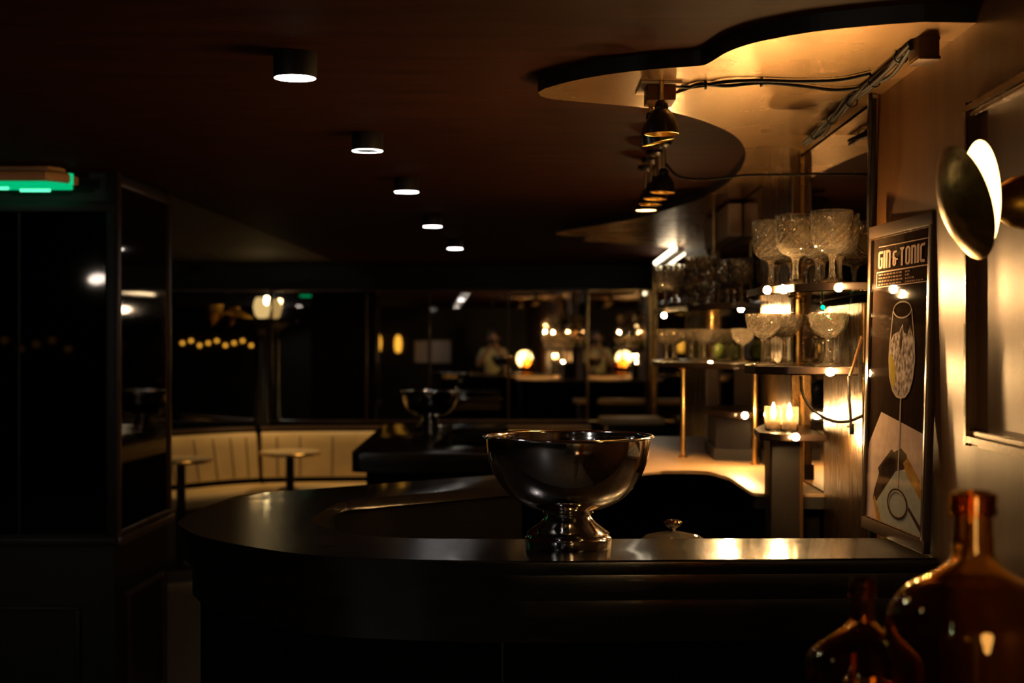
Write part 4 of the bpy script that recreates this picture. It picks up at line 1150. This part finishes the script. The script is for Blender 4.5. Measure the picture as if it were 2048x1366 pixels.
# ------------------------------------------------------------------ the room behind the camera, seen only in the mirrors
lampS = empty('globe_lamp', (.46, .75, 0))
lathe('globe', [(0, -.13), (.07, -.11), (.115, -.05), (.125, .02), (.10, .09), (.05, .125), (0, .13)], 'glow_globe', lampS, seg=32, c=(.50, .62, 1.27), smooth=60)
lathe('stem', [(.012, .03), (.012, 1.14), (.03, 1.145), (.03, 1.15), (0, 1.15)], 'brass', lampS, seg=16, c=(.50, .62, 0))
lathe('base', [(0, 0), (.14, 0), (.14, .015), (.03, .03), (0, .03)], 'brass', lampS, seg=32, c=(.50, .62, 0))
tag(lampS, 'glowing globe floor lamp beside the photographer', 'lamp')
for (x, z, w, h, lb) in ((-1.29, 1.36, .24, .40, 'narrow pale notice sheet on the back wall'), (-.92, 1.36, .36, .42, 'wide pale notice sheet on the back wall')):
    o = box('notice_sheet', (x, Y0 + .004, z), (w, .004, h), 'notice'); tag(o, lb, 'notice')
for (x, z, lb) in ((-2.1, 1.52, 'left amber glass wall light on the back wall'), (-1.72, 1.50, 'right amber glass wall light on the back wall')):
    rt = empty('amber_light', (x, Y0, z))
    lathe('shade', [(0, -.16), (.05, -.14), (.07, -.02), (.06, .10), (.03, .16), (0, .17)], 'glow_amber', rt, seg=24, c=(x, Y0 + .10, z))
    box('bracket', (x, Y0 + .02, z), (.04, .06, .10), 'brass_old', rt)
    tag(rt, lb, 'wall light')
fs = empty('string_lights', (-5.2, Y0, 1.5))
fp = [(-5.75 + .16 * k, Y0 + .04, 1.52 + .05 * math.sin(k * 2.1)) for k in range(9)]
tube('wire', fp, .004, 'cable', fs, 6)
for k_, p_ in enumerate(fp):
    lathe('bulb', [(0, -.035), (.03, -.02), (.036, 0), (.03, .02), (0, .035)], 'glow_amber', fs, seg=14, c=p_, smooth=60)
tag(fs, 'string of amber bulbs on the back wall behind the camera', 'string lights')
for (x, y, lb) in ((-3.1, 6.9, 'downlight in the bay behind the mirrored pillar'), (-3.2, -.5, 'downlight over the left side of the room behind the camera')):
    downlight((x, y), lb, 'glow_white', disc=True, power=.1)
downlight((-1.05, -3.1), 'unseen downlight added to light the notice sheets on the back wall', power=2.0)  # extra lamp put in so the sheets show bright in the mirror

ps = empty('person_fill_spot', (.0, .30, CEIL))  # extra spot put in to brighten the person's mirror image
lathe('housing', [(0, 0), (.03, 0), (.03, -.02), (.024, -.05), (.02, -.05), (0, -.045)], 'black_metal', ps, seg=24, local=True)
lamp('lamp_light', 'SPOT', (0, .28, CEIL - .055), 3.0, WHITE, ps, .02, (0, -.65, -.62), 42, .5)
tag(ps, 'ceiling spot added to brighten the photographer', 'spot')
# the photographer, standing right behind the lens
pr = empty('person', (0.02, -.42, 0))
def skin_mesh(name, joints, bones, m, parent, sub=2):
    me = bpy.data.meshes.new(name)
    names = list(joints)
    me.from_pydata([joints[n_][0] for n_ in names], [(names.index(a), names.index(b_)) for a, b_ in bones], [])
    o = bpy.data.objects.new(name, me); COL.objects.link(o)
    sm = o.modifiers.new('skin', 'SKIN')
    for i, n_ in enumerate(names):
        r_ = joints[n_][1]
        me.skin_vertices[0].data[i].radius = r_ if isinstance(r_, tuple) else (r_, r_)
    me.skin_vertices[0].data[0].use_root = True
    ss = o.modifiers.new('sub', 'SUBSURF'); ss.levels = sub; ss.render_levels = sub
    dg = bpy.context.evaluated_depsgraph_get()
    ev = o.evaluated_get(dg); m2 = bpy.data.meshes.new_from_object(ev)
    bpy.data.objects.remove(o)
    for p_ in m2.polygons: p_.use_smooth = True
    m2.materials.clear(); m2.materials.append(M[m])
    return link(name, m2, m, parent, True)
J = {'pelvis': ((0, 0, .95), (.15, .11)), 'waist': ((0, 0, 1.08), (.135, .095)), 'chest': ((0, .0, 1.28), (.165, .115)), 'neck0': ((0, 0, 1.42), (.07, .065)), 'neck': ((0, .01, 1.47), .052), 'head0': ((0, .03, 1.55), (.072, .085)), 'head': ((0, .03, 1.64), (.078, .095)), 'crown': ((0, .02, 1.70), (.055, .07)),
     'shl': ((-.17, 0, 1.38), .062), 'ell': ((-.26, .10, 1.14), .043), 'wrl': ((-.09, .27, 1.42), .028), 'hal': ((-.06, .31, 1.48), .032),
     'shr': ((.17, 0, 1.38), .062), 'elr': ((.26, .10, 1.14), .043), 'wrr': ((.09, .27, 1.42), .028), 'har': ((.06, .31, 1.48), .032),
     'hil': ((-.09, 0, .90), .10), 'knl': ((-.11, .02, .50), .062), 'anl': ((-.12, -.02, .09), .042), 'tol': ((-.13, .13, .035), .035),
     'hir': ((.09, 0, .90), .10), 'knr': ((.11, .02, .50), .062), 'anr': ((.12, -.02, .09), .042), 'tor': ((.13, .13, .035), .035)}
Bn = [('pelvis', 'waist'), ('waist', 'chest'), ('chest', 'neck0'), ('neck0', 'neck'), ('neck', 'head0'), ('head0', 'head'), ('head', 'crown'), ('chest', 'shl'), ('shl', 'ell'), ('ell', 'wrl'), ('wrl', 'hal'), ('chest', 'shr'), ('shr', 'elr'), ('elr', 'wrr'), ('wrr', 'har'), ('pelvis', 'hil'), ('hil', 'knl'), ('knl', 'anl'), ('anl', 'tol'), ('pelvis', 'hir'), ('hir', 'knr'), ('knr', 'anr'), ('anr', 'tor')]
body = skin_mesh('body', J, Bn, 'skin', pr)
JS = {'pelvis': ((0, 0, .98), (.165, .125)), 'waist': ((0, 0, 1.08), (.148, .108)), 'chest': ((0, 0, 1.28), (.178, .128)), 'collar': ((0, 0, 1.43), (.085, .078)), 'shl': ((-.175, 0, 1.38), .074), 'ell': ((-.245, .08, 1.19), .058), 'shr': ((.175, 0, 1.38), .074), 'elr': ((.245, .08, 1.19), .058)}
skin_mesh('shirt', JS, [('pelvis', 'waist'), ('waist', 'chest'), ('chest', 'collar'), ('chest', 'shl'), ('shl', 'ell'), ('chest', 'shr'), ('shr', 'elr')], 'shirt', pr)
JT = {'pelvis': ((0, 0, .95), (.16, .12)), 'hil': ((-.09, 0, .88), .110), 'knl': ((-.11, .02, .50), .078), 'anl': ((-.12, -.02, .12), .062), 'hir': ((.09, 0, .88), .110), 'knr': ((.11, .02, .50), .078), 'anr': ((.12, -.02, .12), .062)}
skin_mesh('trousers', JT, [('pelvis', 'hil'), ('hil', 'knl'), ('knl', 'anl'), ('pelvis', 'hir'), ('hir', 'knr'), ('knr', 'anr')], 'trousers', pr)
lathe('hair', [(.088, .0), (.094, .05), (.085, .10), (.05, .135), (0, .145)], 'hair', pr, seg=24, c=(0, .005, 1.62), local=True, smooth=60)
for sx in (-1, 1):
    for k in range(5):
        th_ = k == 4
        p0 = Vector((sx * .062, .315, 1.50 - .014 * k)); p1 = p0 + Vector((-sx * .012, .03 if not th_ else -.01, .004)); p2 = p1 + Vector((-sx * (.025 if not th_ else .012), .008 if not th_ else -.012, 0))
        tube('finger', [p0 + Vector((sx * .004, -.02, 0)), p0, p1, p2], [.009, .0085, .008, .006], 'skin', pr, 8, local=True)
for sx in (-1, 1):
    lathe('ear', [(0, -.028), (.010, -.02), (.012, 0), (.009, .022), (0, .028)], 'skin', pr, seg=10, c=(sx * .086, .02, 1.60), local=True)
tag(pr, 'person in a yellow-green shirt holding a camera to the face', 'person')
hc = empty('held_camera', (.02, -.10, EYE))
box('body', (.02, -.11, EYE - .008), (.12, .045, .080), 'black_metal', hc, bevel=.006)
box('viewfinder', (.02, -.115, EYE + .042), (.045, .045, .026), 'black_metal', hc, bevel=.005)
lathe('lens', [(0, -.0), (.034, 0), (.036, .01), (.034, .055), (.030, .057), (.0, .050)], 'black_metal', hc, seg=28, c=(.02, -.088, EYE - .005), rot=Matrix.Rotation(-PI / 2, 3, 'X'))
tag(hc, 'black camera held up in front of the photographer', 'camera')
